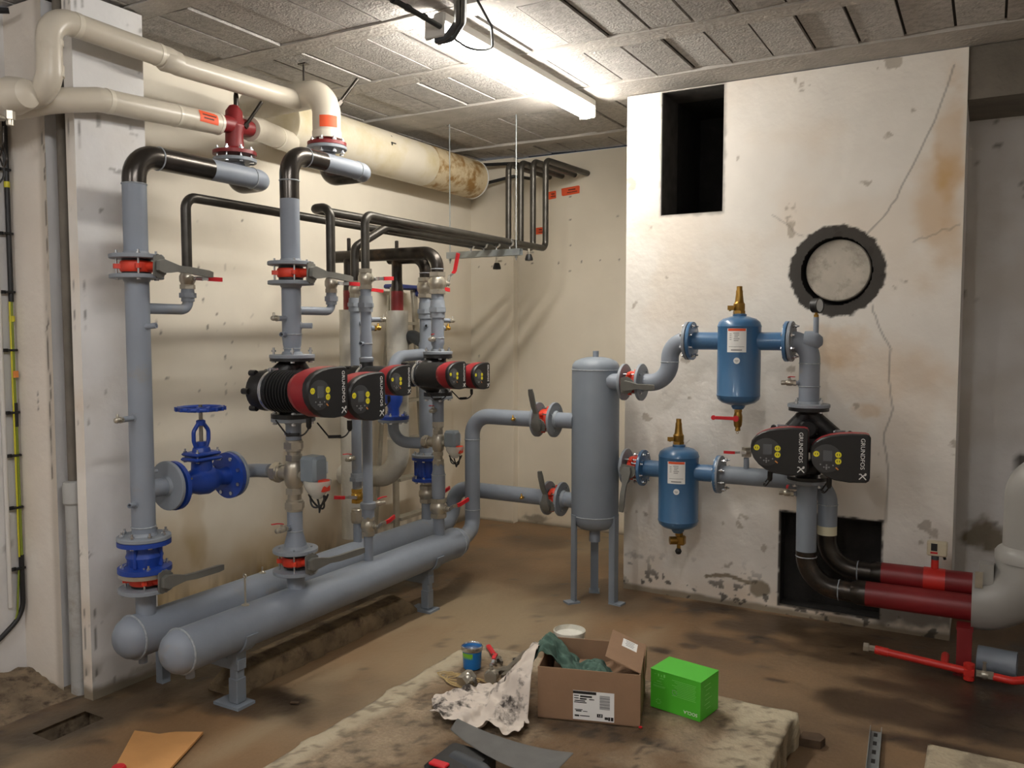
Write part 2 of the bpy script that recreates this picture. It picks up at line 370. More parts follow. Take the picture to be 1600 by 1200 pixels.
# right wall block, with its openings
def right_paint(a, b):
    x = a-1.812; z = b
    och = .42*blob(x, z, -.19, 2.35, .05, .3, 9, .5, .8)+.45*blob(x, z, -.22, 2.05, .09, .25, 7, .6, .9)+.5*blob(x, z, -.66, 1.42, .14, .1, 8, .4, .8)+.3*blob(x, z, -.5, 1.3, .3, .12, 5, .6, .9)+.35*blob(x, z, -.52, 1.1, .06, .03, 20, .5, .8)
    och += .35*sst(.22, .0, z)*fbm(x, z, 9)+.18*sst(.5, .75, fbm(x, z, 2.5))
    cr = np.minimum(segd(x, z, wig([(-.18, 2.74), (-.257, 2.49), (-.348, 2.289), (-.414, 2.142), (-.469, 2.054), (-.54, 1.98)], .0025, 3, 1)), segd(x, z, wig([(-.51, 1.623), (-.476, 1.522), (-.421, 1.412), (-.423, 1.27), (-.401, 1.113), (-.441, .983), (-.413, .794), (-.419, .55)], .003, 4, 2)))
    cr2 = np.minimum(segd(x, z, wig([(-.13, 2.0), (-.25, 1.96), (-.33, 1.93)], .008, 5, 3)), segd(x, z, wig([(-.85, 1.98), (-.93, 2.05), (-1.0, 2.1)], .008, 4, 6)))
    dark = .5*(1-sst(.001, .0065, cr))+.3*(1-sst(.002, .006, cr2))
    r = np.hypot(x+.68, z-1.80); dark = np.maximum(dark, .97*(1-sst(.225, .235, r+.014*(fbm(x, z, 40, 3)-.5)*2)))
    d = np.maximum(np.maximum(-.935-x, x+.43), np.maximum(.045-z, z-.555))+.008*(fbm(x, z, 30)-.5); dark = np.maximum(dark, .97*(1-sst(-.002, .004, d)))
    d = np.maximum(np.maximum(-1.606-x, x+1.262), 2.14-z); dark = np.maximum(dark, .5*(1-sst(.0, .02, d+.02*(fbm(x, z, 25)-.5))))
    dark = np.maximum(dark, .8*sst(.68, .72, fbm(x+3, z, 26, 3))*sst(.3, .05, z))
    dark = np.maximum(dark, .65*blob(x, z, -.3, .1, .3, .06, 12, .4, 1.)*1.0)
    dark = np.maximum(dark, .35*blob(x, z, -1.75, .2, .05, .015, 40, .5, 1.4))
    bare = sst(.045, .02, z+.03*(fbm(x, z, 8)-.5))
    bare = np.maximum(bare, blob(x, z, -1.03, .12, .055, .04, 18, .2, .5))
    bare = np.maximum(bare, 1-sst(.008, .012, segd(x, z, [(-1.32, .145), (-1.2, .165), (-1.08, .14), (-1.02, .12)])+.012*(fbm(x, z, 30)-.5)))
    bare = np.maximum(bare, .6*sst(.74, .77, fbm(x, z+5, 9, 5)))
    return och, dark, np.clip(bare, 0, 1)
def right_hole(a, b):
    x = a-1.812
    return ((x > -1.606) & (x < -1.262) & (b > 2.14) & (b < 2.805)) | (np.hypot(x+.68, b-1.8) < .172) | ((x > -.925) & (x < -.435) & (b > .055) & (b < .545))
panel('wall_right', (-1.812, YW, 0), (1, 0, 0), (0, 0, 1), 1.69, HC, .0075, M_WALL, right_paint, right_hole)
nic = MB()          # sides of the openings
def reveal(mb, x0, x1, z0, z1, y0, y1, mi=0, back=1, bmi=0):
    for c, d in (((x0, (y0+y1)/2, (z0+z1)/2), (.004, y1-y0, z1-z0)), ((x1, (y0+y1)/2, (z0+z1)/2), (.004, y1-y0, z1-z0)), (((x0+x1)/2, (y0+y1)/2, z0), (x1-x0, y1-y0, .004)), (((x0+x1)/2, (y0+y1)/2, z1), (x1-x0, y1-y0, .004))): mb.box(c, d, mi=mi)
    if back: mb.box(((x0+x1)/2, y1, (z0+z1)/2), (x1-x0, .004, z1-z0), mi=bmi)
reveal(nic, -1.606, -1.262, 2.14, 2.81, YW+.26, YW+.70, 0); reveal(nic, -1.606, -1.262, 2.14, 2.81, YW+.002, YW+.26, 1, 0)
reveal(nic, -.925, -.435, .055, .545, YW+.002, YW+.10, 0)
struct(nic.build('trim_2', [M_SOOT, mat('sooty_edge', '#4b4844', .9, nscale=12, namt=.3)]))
rg = MB(); rg.ring([(.173, 0), (.178, 0), (.178, .12), (.166, .12)], axM((-.68, YW+.001, 1.8), (0, 1, 0)), 48); rg.lathe([(.18, .13), (.18, .135)], axM((-.68, YW, 1.8), (0, 1, 0)), 32)
struct(rg.build('trim_3', M_SOOT))
pg = MB(); pg.lathe([(.150, .028), (.156, .034), (.156, .12)], axM((-.676, YW, 1.806), (0, 1, 0)), 56)
tag(pg.build('cover_plate', M_PLUG), 'round grey plate set in the black-rimmed hole of the right wall', 'plate')

# the block's end, the recess beyond it and its lintel
def side_paint(a, b): return .2*fbm(a, b, 4), .5*sst(.6, .7, fbm(a, b, 14))*sst(.05, 0, a), .8*sst(.12, .0, b)+.3*sst(.1, .0, a)*sst(.5, .6, fbm(a, b, 9))
panel('wall_right_end', (-.122, YW, 0), (0, 1, 0), (0, 0, 1), .5, HC, .02, M_WALLB, side_paint)
def rec_paint(a, b):
    x = a-.122; z = b
    return .25*sst(.4, .7, fbm(x, z, 3)), np.maximum(.6*sst(.79, .82, fbm(x, z, 16)), .9*blob(x, z, .165, .84, .03, .04, 30, .4, .7)), np.maximum(sst(.04, .0, z), blob(x, z, .03, .42, .11, .09, 15, .3, .8))
panel('wall_recess', (-.122, 4.98, 0), (1, 0, 0), (0, 0, 1), 2.7, 2.6, .02, M_WALLB, rec_paint)
lb = MB(); lb.box((1.23, 4.76, (2.575+HC)/2), (2.704, .49, HC-2.575)); struct(lb.build('trim_4', M_BEAM))
# back wall with the shallow projecting panel
def dots(x, z, P, r=.007):
    d = np.full(x.shape, 9.)
    for px, pz in P: d = np.minimum(d, np.hypot(x-px, z-pz))
    return 1-sst(r*.7, r*1.2, d)
def back_paint(a, b):
    x = a-3.185; z = b
    dk = .8*dots(x, z, [(-2.74, 2.493), (-2.739, 2.328), (-2.738, 2.139), (-3.06, 2.014), (-2.834, 2.01), (-2.643, 2.012), (-2.494, 2.015), (-2.348, 2.013), (-2.74, 1.95), (-2.36, 2.33), (-2.36, 1.2), (-2.5, .5)])
    dk = np.maximum(dk, .6*blob(x, z, -3.04, .04, .09, .03, 18, .4, 1.)); dk = np.maximum(dk, .5*sst(.06, 0, z)*fbm(x, z, 14))
    return .35*sst(.35, 0, z)*fbm(x, z, 7)+.15*fbm(x, z, 2), dk, sst(.03, .0, z)
panel('wall_back', (-3.185, YB, 0), (1, 0, 0), (0, 0, 1), 1.45, HC, .01, M_WALLG, back_paint)
def backp_paint(a, b):
    x = a-3.57; z = b
    dk = .7*dots(x, z, [(-3.5, 2.0), (-3.38, 2.0), (-3.26, 2.01), (-3.5, 1.3), (-3.49, 1.18)]); dk = np.maximum(dk, .5*(1-sst(.001, .004, segd(x, z, [(-3.552, 2.5), (-3.552, .3)])))*sst(.5, .6, fbm(x, z, 12)))
    return .3*sst(.4, 0, z)*fbm(x, z, 6)+.15*fbm(x, z, 2), dk, sst(.025, .0, z+.02*(fbm(x, z, 9)-.5))
panel('wall_back_panel', (XL, 5.63, 0), (1, 0, 0), (0, 0, 1), .385, HC, .012, M_WALLG, backp_paint)
panel('wall_back_step', (-3.185, 5.63, 0), (0, 1, 0), (0, 0, 1), .07, HC, .02, M_WALLG)
panel('wall_right_return', (-1.812, YW, 0), (0, 1, 0), (0, 0, 1), YB-YW, HC, .03, M_WALLG)
# long left wall
def left_paint(a, b):
    y = a+2.36; z = b
    och = .95*sst(.62, .1, z+.5*(fbm(y, z, 2.2)-.5))*(.45+.8*fbm(y, z, 5))*sst(4.6, 3.4, y)+.12*fbm(y, z, 2)
    och += .3*sst(.55, .7, fbm(y*2, z, 2.2))*sst(1.4, .6, z)
    dk = .75*sst(.80, .84, fbm(y, z*.7, 38, 3))*blob(y, z, 2.95, 1.45, .35, .5, 3, .6, .6)
    dk = np.maximum(dk, .55*sst(.3, .02, z)*sst(.4, .62, fbm(y*3, z*.6, 6)))
    dk = np.maximum(dk, .8*dots(y, z, [(3.0, 1.83), (3.02, 1.66), (3.05, 1.52), (3.11, 1.59), (3.3, 2.1), (3.2, 1.3)], .009))
    dk = np.maximum(dk, .3*blob(y, z, 4.06, .93, .1, .1, 9, .5, .8))
    return och, dk, sst(.06, .02, z+.04*(fbm(y, z, 6)-.5))*.9
panel('wall_left', (XL, 2.36, 0), (0, 1, 0), (0, 0, 1), YB-2.36, HC, .0125, M_WALLG, left_paint)
# the two piers in front of it and the wall nearer the camera
def pier_paint(a, b):
    dk = .5*sst(.78, .82, fbm(a+2, b, 20, 4)); dk = np.maximum(dk, .7*(1-sst(.001, .004, segd(a, b, wig([(.02, 2.8), (.02, .1)], .006, 30, 9))))*sst(.5, .6, fbm(a, b, 12)))
    return .3*sst(.45, .8, fbm(a, b, 3))+.4*sst(.5, 0, b)*fbm(a, b, 7), dk, np.maximum(sst(.07, .03, b+.05*(fbm(a, b, 7)-.5)), .5*sst(.5, 0, b)*sst(.5, .6, fbm(a, b, 8)))
panel('wall_pier_face', (-3.12, 2.045, 0), (0, 1, 0), (0, 0, 1), .315, HC, .01, M_WALLB, pier_paint)
panel('wall_pier_end', (-3.178, 2.045, 0), (1, 0, 0), (0, 0, 1), .058, HC, .01, M_WALL, pier_paint)
pr = MB(); pr.box((-3.1565, 2.21, HC/2), (.042, .294, HC-.002)); pr.box((-3.375, 2.265, HC/2), (.395, .184, HC-.002)); struct(pr.build('wall_pier', M_WALLB))
def pier2_paint(a, b):
    cr = segd(a, b, wig([(.24, 2.5), (.25, 2.2), (.25, 1.9), (.235, 1.5), (.23, .9)], .012, 8, 4))
    return .25*fbm(a, b, 4), np.maximum(.8*(1-sst(.002, .006, cr))*sst(.35, .5, fbm(a, b, 6)), .7*dots(a, b, [(.15, 1.24), (.15, 1.21), (.15, 1.18)], .008)), np.maximum(sst(.05, .02, b+.04*(fbm(a, b, 7)-.5)), .45*sst(.2, .235, a))
panel('wall_near_pier', (-3.55, 2.03, 0), (1, 0, 0), (0, 0, 1), .26, HC, .01, M_WALL, pier2_paint)
nb = MB(); nb.box((-3.43, 2.110, HC/2), (.24, .14, HC-.002)); struct(nb.build('wall_near_pier_core', M_WALLB))
def near_paint(a, b): return .2*fbm(a, b, 3), .6*sst(.8, .83, fbm(a, b, 15, 4)), sst(.06, .02, b+.05*(fbm(a, b, 5)-.5))
panel('wall_left_near', (-3.55, -2.5, 0), (0, 1, 0), (0, 0, 1), 4.53, HC, .03, M_WALLB, near_paint)
# behind the camera
panel('wall_front', (-3.55, -2.5, 0), (1, 0, 0), (0, 0, 1), 6.05, HC, .1, M_WALL)
panel('wall_far_right', (2.5, -2.5, 0), (0, 1, 0), (0, 0, 1), 7.5, HC, .1, M_WALL)
# rubble heap at the foot of the near wall
hb = MB(); n1, n2 = 40, 14
def heap(ax, ay): return max(0, .11*math.sin(PI*min(1, max(0, (ax+3.6)/.42)+.45))*1.0*(.6+.7*noise.noise(Vector((ax*6, ay*6, 0)))))
vs = []; fs = []
for i in range(n1+1):
    for j in range(n2+1):
        y = .9+1.2*i/n1; x = -3.56+.36*j/n2; e = max(0, 1-j/n2)**.8
        z = .075*e*(.75+.6*noise.noise(Vector((x*5, y*4, 1))))*min(1, .25+(y-.9)*2)+.02*noise.noise(Vector((x*30, y*30, 0)))*e-.004
        vs.append((x, y, max(-.004, z)))
for i in range(n1):
    for j in range(n2): q = i*(n2+1)+j; fs.append((q, q+1, q+n2+2, q+n2+1))
hb.add(vs, fs); o = hb.build('rubble_heap', M_RUBBLE); tag(o, 'brown earth and rubble heaped against the foot of the near left wall', 'rubble'); o['kind'] = 'stuff'

# ceiling: beams with hollow blocks between
cb = MB(); cb.box((-.62, 1.6, HC+.075), (6.3, 8.4, .10), mi=2)
ymid = [3.01-.66*k for k in range(9)]+[3.67]
for yc in sorted(ymid): cb.box((-.6, yc, HC+.024), (6.2, .125, .03), mi=1)
cb.box((-.6, 4.41, HC+.020), (6.2, .31, .03), mi=1)
cb.box((-.6, 5.29, HC+.012), (6.2, .10, .03), mi=1)
rows = [(yc+.0655, yc+.66-.0655) for yc in sorted(ymid)[:-1]]+[(3.7355, 4.25), (4.57, 5.235), (5.345, 5.72)]
rr = random.Random(3)
for r0, r1 in rows:
    k = 0; x = -3.62
    off = rr.uniform(0, .02)
    x = -1.537-.195*11
    while x < 2.5:
        z = HC+.014+rr.uniform(-.004, .005); g = rr.choice((.002, .0035, .005, .008)); t = rr.uniform(-.004, .004)
        c = [(x+g, r0+.005), (x+.195-g, r0+.005), (x+.195-g, r1-.005), (x+g, r1-.005)]
        if x+.195 < XL: x += .195; continue
        cb.add([(p[0], p[1], z+(t if i in (1, 2) else -t)) for i, p in enumerate(c)]+[(p[0], p[1], HC+.03) for p in c], [(0, 1, 2, 3), (0, 4, 5, 1), (1, 5, 6, 2), (2, 6, 7, 3), (3, 7, 4, 0)], 0)
        x += .195
struct(cb.build('ceiling', [M_CEIL, M_JOIST, M_GAP]))

# ================================================================== LIGHTS (the room's ceiling tubes)
M_TUBE = mat('tube_diffuser', (1.0, .95, .87, 1), .4, emis=TUBE_POWER)
M_TUBE2 = mat('tube_diffuser_rear', (1.0, .98, .97, 1), .4, emis=TUBE2_POWER)
def ceiling_light(x, y0, y1, label, mt, group=None, zc=HC):
    t = thing('ceiling_light', label, 'ceiling light', (x, (y0+y1)/2, zc-.002), group=group); L = y1-y0
    b = MB(); b.box((.022, 0, -.024), (.06, L, .046), bev=.008); b.box((.0, -L/2+.006, -.062), (.10, .014, .084), bev=.01); b.box((.0, L/2-.006, -.062), (.10, .014, .084), bev=.01)
    b.build('lamp_housing', M_LAMPB, t)
    d = MB(); d.prism([(.046*math.cos(a), .036*math.sin(a)) for a in [2*PI*k/24 for k in range(24)]], -L/2+.013, L/2-.013, Matrix(((1, 0, 0, 0), (0, 0, 1, 0), (0, 1, 0, -.070), (0, 0, 0, 1))))
    d.build('diffuser', mt, t); return t
ceiling_light(-2.035, 2.93, 4.46, 'long glowing fluorescent tube fitting on the ceiling near the pipes', M_TUBE)
ceiling_light(-.55, .0, 1.53, 'long fluorescent tube fitting on the ceiling above and left of the camera', M_TUBE2)
ceiling_light(-2.0, -1.6, -.07, 'long fluorescent tube fitting on the ceiling behind the camera', M_TUBE2)

# ================================================================== PIPEWORK BUILDERS
PIX = (rt, upv)
class Run:
    """one welded pipe: thing at its base, parts given in room coordinates"""
    def __init__(s, name, label, cat, base, group=None):
        s.o = Vector(base); s.t = thing(name, label, cat, T(*base), group); s.iv = T(*(-s.o))
    def part(s, mb, name, mats, parent=None, label=None):
        p = put(mb.mesh(name, mats), name, parent or s.t, s.iv if parent is None else None)
        if label: p['label'] = label
        return p
    def pipe(s, pts, r, R=.1, mats=M_GREY, mi=0, name='pipe', welds=(), seg=22, radii=None, n=8, cap=True, label=None):
        b = MB(); P = [Vector(p) for p in pts] if radii else bend(pts, R, n)
        if callable(mi):
            Q = [P[0]]; rq = [radii[0]] if radii else None
            for j_, (a_, b_) in enumerate(zip(P[:-1], P[1:])):
                k_ = max(1, int((b_-a_).length/.02))
                for i_ in range(k_):
                    u_ = (i_+1)/k_; Q.append(a_.lerp(b_, u_))
                    if radii: rq.append(radii[j_]*(1-u_)+radii[j_+1]*u_)
            P = Q; radii = rq
        b.tube(P, radii or r, seg, cap, mi)
        for wp, wa, wr in welds: b.torus(wr+.0005, .0028, axM(wp, wa), 22, 6, len(mats) if isinstance(mats, list) else 1)
        return s.part(b, name, (list(mats) if isinstance(mats, list) else [mats])+[M_WELDG], label=label)
    def cyl(s, p, q, r, name='stub', m=M_GREY, seg=16, r2=None, label=None):
        b = MB(); b.tube([p, q], [r, r if r2 is None else r2], seg); return s.part(b, name, m, label=label)
    def flange(s, p, ax, r=.1, th=.016, hub=.05, side=1, m=M_FLG, holes=8, label=None, bolts=False, name='flange'):
        b = MB(); ax = Vector(ax); M = axM(p, ax)
        b.lathe([(hub*.6, -th/2), (r-.002, -th/2), (r, -th/2+.002), (r, th/2-.002), (r-.002, th/2), (hub*1.12, th/2), (hub, th/2+.012), (hub*.6, th/2+.012)] if side > 0 else
                [(hub*.6, -th/2-.012), (hub, -th/2-.012), (hub*1.12, -th/2), (r-.002, -th/2), (r, -th/2+.002), (r, th/2-.002), (r-.002, th/2), (hub*.6, th/2)], M, 32)
        return s.part(b, name, m, label=label)
    def bolts(s, p, ax, r, L, n=8, a0=PI/8, sz=.009):
        me = bolt_mesh(L, sz); M = s.iv @ axM(p, ax)
        for k in range(n): put(me, 'bolt', s.t, M @ RZ(a0+2*PI*k/n) @ T(r, 0, 0))
    def pocket(s, p, d, L=.05, r=.010, tip=None):
        """small threaded stub welded on the pipe, open or carrying a brass fitting"""
        p = Vector(p); d = Vector(d).normalized(); b = MB()
        M = axM(p, d)
        b.ring([(r*.7, L*.4), (r*.72, L), (r, L), (r, 0), (r*.7, 0)], M, 14); b.lathe([(r*.7, L*.5), (r*.7, L*.52)], M, 12, mi=1); b.torus(r+.002, .003, M @ T(0, 0, .004), 14, 6)
        st = s.part(b, 'pocket_stub', [M_GREY, M_BLK])
        if tip:
            c = MB(); M2 = M
            c.hexa(r*1.15, L, L+.012, M2); c.lathe([(r*.8, L+.012), (r*.8, L+.022), (r*1.0, L+.024), (r*.9, L+.034), (r*.4, L+.038)], M2, 12)
            c.lathe([(r*.5, 0), (r*.5, .02), (r*.35, .024)], M2 @ T(0, 0, L+.024) @ RY(PI/2), 10)
            put(c.mesh('pocket_fitting', tip), 'pocket_fitting', st)
        return st
M_WELDG = mat('painted_weld', '#9aa0a6', .45, nscale=80, namt=.2, bump=.4, bscale=180)
_bolt = {}
def bolt_mesh(L, sz=.009):
    k = (round(L, 4), sz)
    if k in _bolt: return _bolt[k]
    b = MB(); b.hexa(sz, -L/2-.008, -L/2); b.hexa(sz, L/2, L/2+.008); b.lathe([(sz*.5, -L/2-.002), (sz*.5, L/2+.018)], None, 10)
    _bolt[k] = b.mesh('bolt', M_ZINC); return _bolt[k]

def butterfly(label, p, ax, stem, lever, r=.1, gap=.085, bore=.04, group=None, nb=4, lift=0.0, ring=None, llen=.27):
    """wafer butterfly valve; local Z pipe axis, local X stem, lever direction given in room coordinates"""
    M = axM(p, ax, stem); t = thing('butterfly_valve', label, 'valve', M, group); h = gap/2-.012
    b = MB(); b.lathe([(bore, -h), (r*.66, -h), (r*.70, -h*.7), (r*.70, h*.7), (r*.66, h), (bore, h)], None, 28)
    for a in range(4):
        Mq = RZ(PI/4+PI/2*a); b.prism([(r*.62, -.012), (r*.93, -.009), (r*.97, 0), (r*.93, .009), (r*.62, .012)], -.009, .009, Mq)
    b.lathe([(.020, r*.6), (.017, r*1.05), (.026, r*1.1), (.026, r*1.16)], RY(PI/2), 14); b.box((r*.8, 0, 0), (r*.5, .012, .03))
    b.build('valve_body', M_ORG, t)
    g = MB(); g.lathe([(bore*.7, -h-.009), (r*.62, -h-.009), (r*.62, h+.009), (bore*.7, h+.009)], None, 24); g.build('seat_liner', M_BLK, t)
    me = bolt_mesh(gap+.022, .0085)
    for k in range(nb): put(me, 'bolt', t, RZ(PI/nb+2*PI*k/nb) @ T(r*.83, 0, 0))
    # notched sector plate and cranked lever
    lv = (M.to_3x3().transposed() @ Vector(lever)); lv.x = 0; lv.normalize(); ang = math.atan2(lv.z, lv.y)
    Q = T(r*1.16, 0, 0) @ RX(ang)       # now +Y is the lever direction, +X outwards
    s = MB(); pts = []
    for k in range(25):
        a = -PI*.75+PI*1.5*k/24; rr_ = .043+(.004 if k % 2 else 0); pts.append((rr_*math.cos(a), rr_*math.sin(a)))
    s.prism([(x, y) for x, y in pts], 0, .006, Q @ Matrix(((0, 0, 1, 0), (1, 0, 0, 0), (0, 1, 0, 0), (0, 0, 0, 1)))); s.build('notched_plate', M_LEV, t)
    l = MB(); sec = lambda c, wx, wz: [(c[0]-wx, c[1], c[2]-wz), (c[0]+wx, c[1], c[2]-wz), (c[0]+wx, c[1], c[2]+wz), (c[0]-wx, c[1], c[2]+wz)]
    st = [((.016, -.022, 0), .008, .018), ((.018, .0, 0), .012, .026), ((.02, .035, 0), .011, .021), ((.032+lift, .075, 0), .008, .012), ((.045+lift, .12, 0), .008, .013), ((.047+lift, llen-.03, 0), .008, .014), ((.047+lift, llen, 0), .006, .011)]
    vs = []; 
    for c in st: vs += sec(*c)
    fs = [(0, 1, 2, 3), (len(vs)-4, len(vs)-1, len(vs)-2, len(vs)-3)]
    for i in range(len(st)-1):
        for k in range(4): k2 = (k+1) % 4; fs.append((i*4+k, (i+1)*4+k, (i+1)*4+k2, i*4+k2))
    l.add(vs, fs, 0, Q); l.build('lever', M_LEV, t); return t

def ball_valve(label, p, ax, stem, lever, s=1.0, m=M_NICK, group=None, bore=.021, L=.085, hl=.085, lift=.02, name='ball_valve'):
    M = axM(p, ax, stem); t = thing(name, label, 'valve', M, group); R = bore*1.25*s; h = L*s/2
    b = MB(); b.hexa(R*1.18, -h, -h+.018*s); b.hexa(R*1.18, h-.018*s, h); b.lathe([(R*.98, -h+.018*s), (R*1.02, -h*.45), (R*1.22, -h*.2), (R*1.22, h*.25), (R*.95, h-.018*s)], None, 22)
    b.lathe([(R*.45, R*.9), (R*.45, R*1.5), (R*.3, R*1.55), (R*.3, R*1.55+.012*s)], RY(PI/2), 12); b.build('valve_body', m, t)
    lv = (M.to_3x3().transposed() @ Vector(lever)); lv.x = 0; lv.normalize(); ang = math.atan2(lv.z, lv.y); Q = T(R*1.55+.006*s, 0, 0) @ RX(ang)
    a = MB(); a.hexa(.008*s, 0, .008*s, Q @ RY(PI/2)); a.box((.003, .013*s, 0), (.003, .045*s, .016*s), Q); 
    def strip(mb, pts, w_, th):
        vs = []
        for x, y in pts: vs += [(x-th, y, -w_), (x+th, y, -w_), (x+th, y, w_), (x-th, y, w_)]
        fs = [(0, 1, 2, 3), (len(vs)-4, len(vs)-1, len(vs)-2, len(vs)-3)]
        for i in range(len(pts)-1):
            for k in range(4): k2 = (k+1) % 4; fs.append((i*4+k, (i+1)*4+k, (i+1)*4+k2, i*4+k2))
        mb.add(vs, fs, 0, Q)
    strip(a, [(.004, .03*s), (.004+lift*.7, .03*s+.022)], .007*s, .0016); a.build('lever_arm', M_ZINC, t)
    g = MB(); strip(g, [(.004+lift*.7, .03*s+.02), (.004+lift, .03*s+.034), (.004+lift*1.1, .03*s+hl*.9), (.004+lift*1.1, .03*s+hl)], .0085*s, .0045); g.build('lever_grip', M_RED, t); return t

def drain_cock(label, p, d, lever, m=M_NICK, s=1.0, group=None, grip=M_RED):
    """small side valve screwed into a stub, local Z pointing away from the pipe"""
    M = axM(p, d, (0, 0, 1)); t = thing('drain_valve', label, 'valve', M, group); b = MB(); r = .012*s
    b.hexa(r*1.1, 0, .012*s); b.lathe([(r*.8, .012*s), (r*1.15, .02*s), (r*1.15, .038*s), (r*.8, .044*s), (r*.9, .05*s), (r*.9, .062*s), (r*.5, .064*s)], None, 16)
    b.lathe([(r*.45, 0), (r*.45, r*1.9)], T(0, 0, .029*s) @ RY(PI/2), 10); b.build('valve_body', m, t)
    lv = (M.to_3x3().transposed() @ Vector(lever)); lv.x = 0; lv.normalize(); ang = math.atan2(lv.z, lv.y); Q = T(r*1.9, 0, .029*s) @ RX(ang)
    g = MB(); vs = []
    for x, y in ((0, -.008), (.003, .0), (.006, .02), (.006, .046*s)): vs += [(x-.0018, y, -.005*s), (x+.0018, y, -.005*s), (x+.0018, y, .005*s), (x-.0018, y, .005*s)]
    fs = [(0, 1, 2, 3), (12, 15, 14, 13)]+[(i*4+k, (i+1)*4+k, (i+1)*4+(k+1) % 4, i*4+(k+1) % 4) for i in range(3) for k in range(4)]
    g.add(vs, fs, 0, Q); g.build('lever', grip, t); return t

def union(mb, z, r, h=.04, M=None, mi=0):
    mb.hexa(r*1.42, z-h*.28, z+h*.28, M, mi); mb.lathe([(r*1.12, z-h/2), (r*1.22, z-h*.45), (r*1.22, z-h*.28)], M, 20, mi); mb.lathe([(r*1.22, z+h*.28), (r*1.22, z+h*.45), (r*1.1, z+h/2)], M, 20, mi)

# ---- pumps
FACE = [(-.119, .020), (-.115, .043), (-.100, .063), (-.075, .080), (-.040, .093), (.0, .100), (.045, .104), (.100, .104), (.113, .100), (.119, .090), (.119, -.078), (.115, -.092), (.104, -.100), (.04, -.103), (-.02, -.096), (-.055, -.082), (-.085, -.060), (-.107, -.032), (-.117, -.006)]
YZX = Matrix(((0, 0, 1, 0), (1, 0, 0, 0), (0, 1, 0, 0), (0, 0, 0, 1)))      # (a,b,h) -> local (x=h, y=a, z=b)
def logo_mesh(s):
    b = MB(); w_ = .0018*s
    def st(p, q, w2=w_):
        p = Vector(p); q = Vector(q); d = (q-p).normalized()*w2; n = Vector((-d.y, d.x)); b.prism([tuple(p+n), tuple(p-n), tuple(q-n), tuple(q+n)], 0, .0004)
    u = .012*s; st((-u, -u), (.2*u, .25*u)); st((u, -u), (-.55*u, u*.7)); st((.2*u, .25*u), (.9*u, .35*u)); st((-.55*u, .7*u), (-u, .55*u)); st((.9*u, .35*u), (.95*u, .95*u)); st((.95*u, .95*u), (.45*u, .6*u), w_*.8)
    return b.mesh('pump_logo', M_WHITE)
_logo = {}
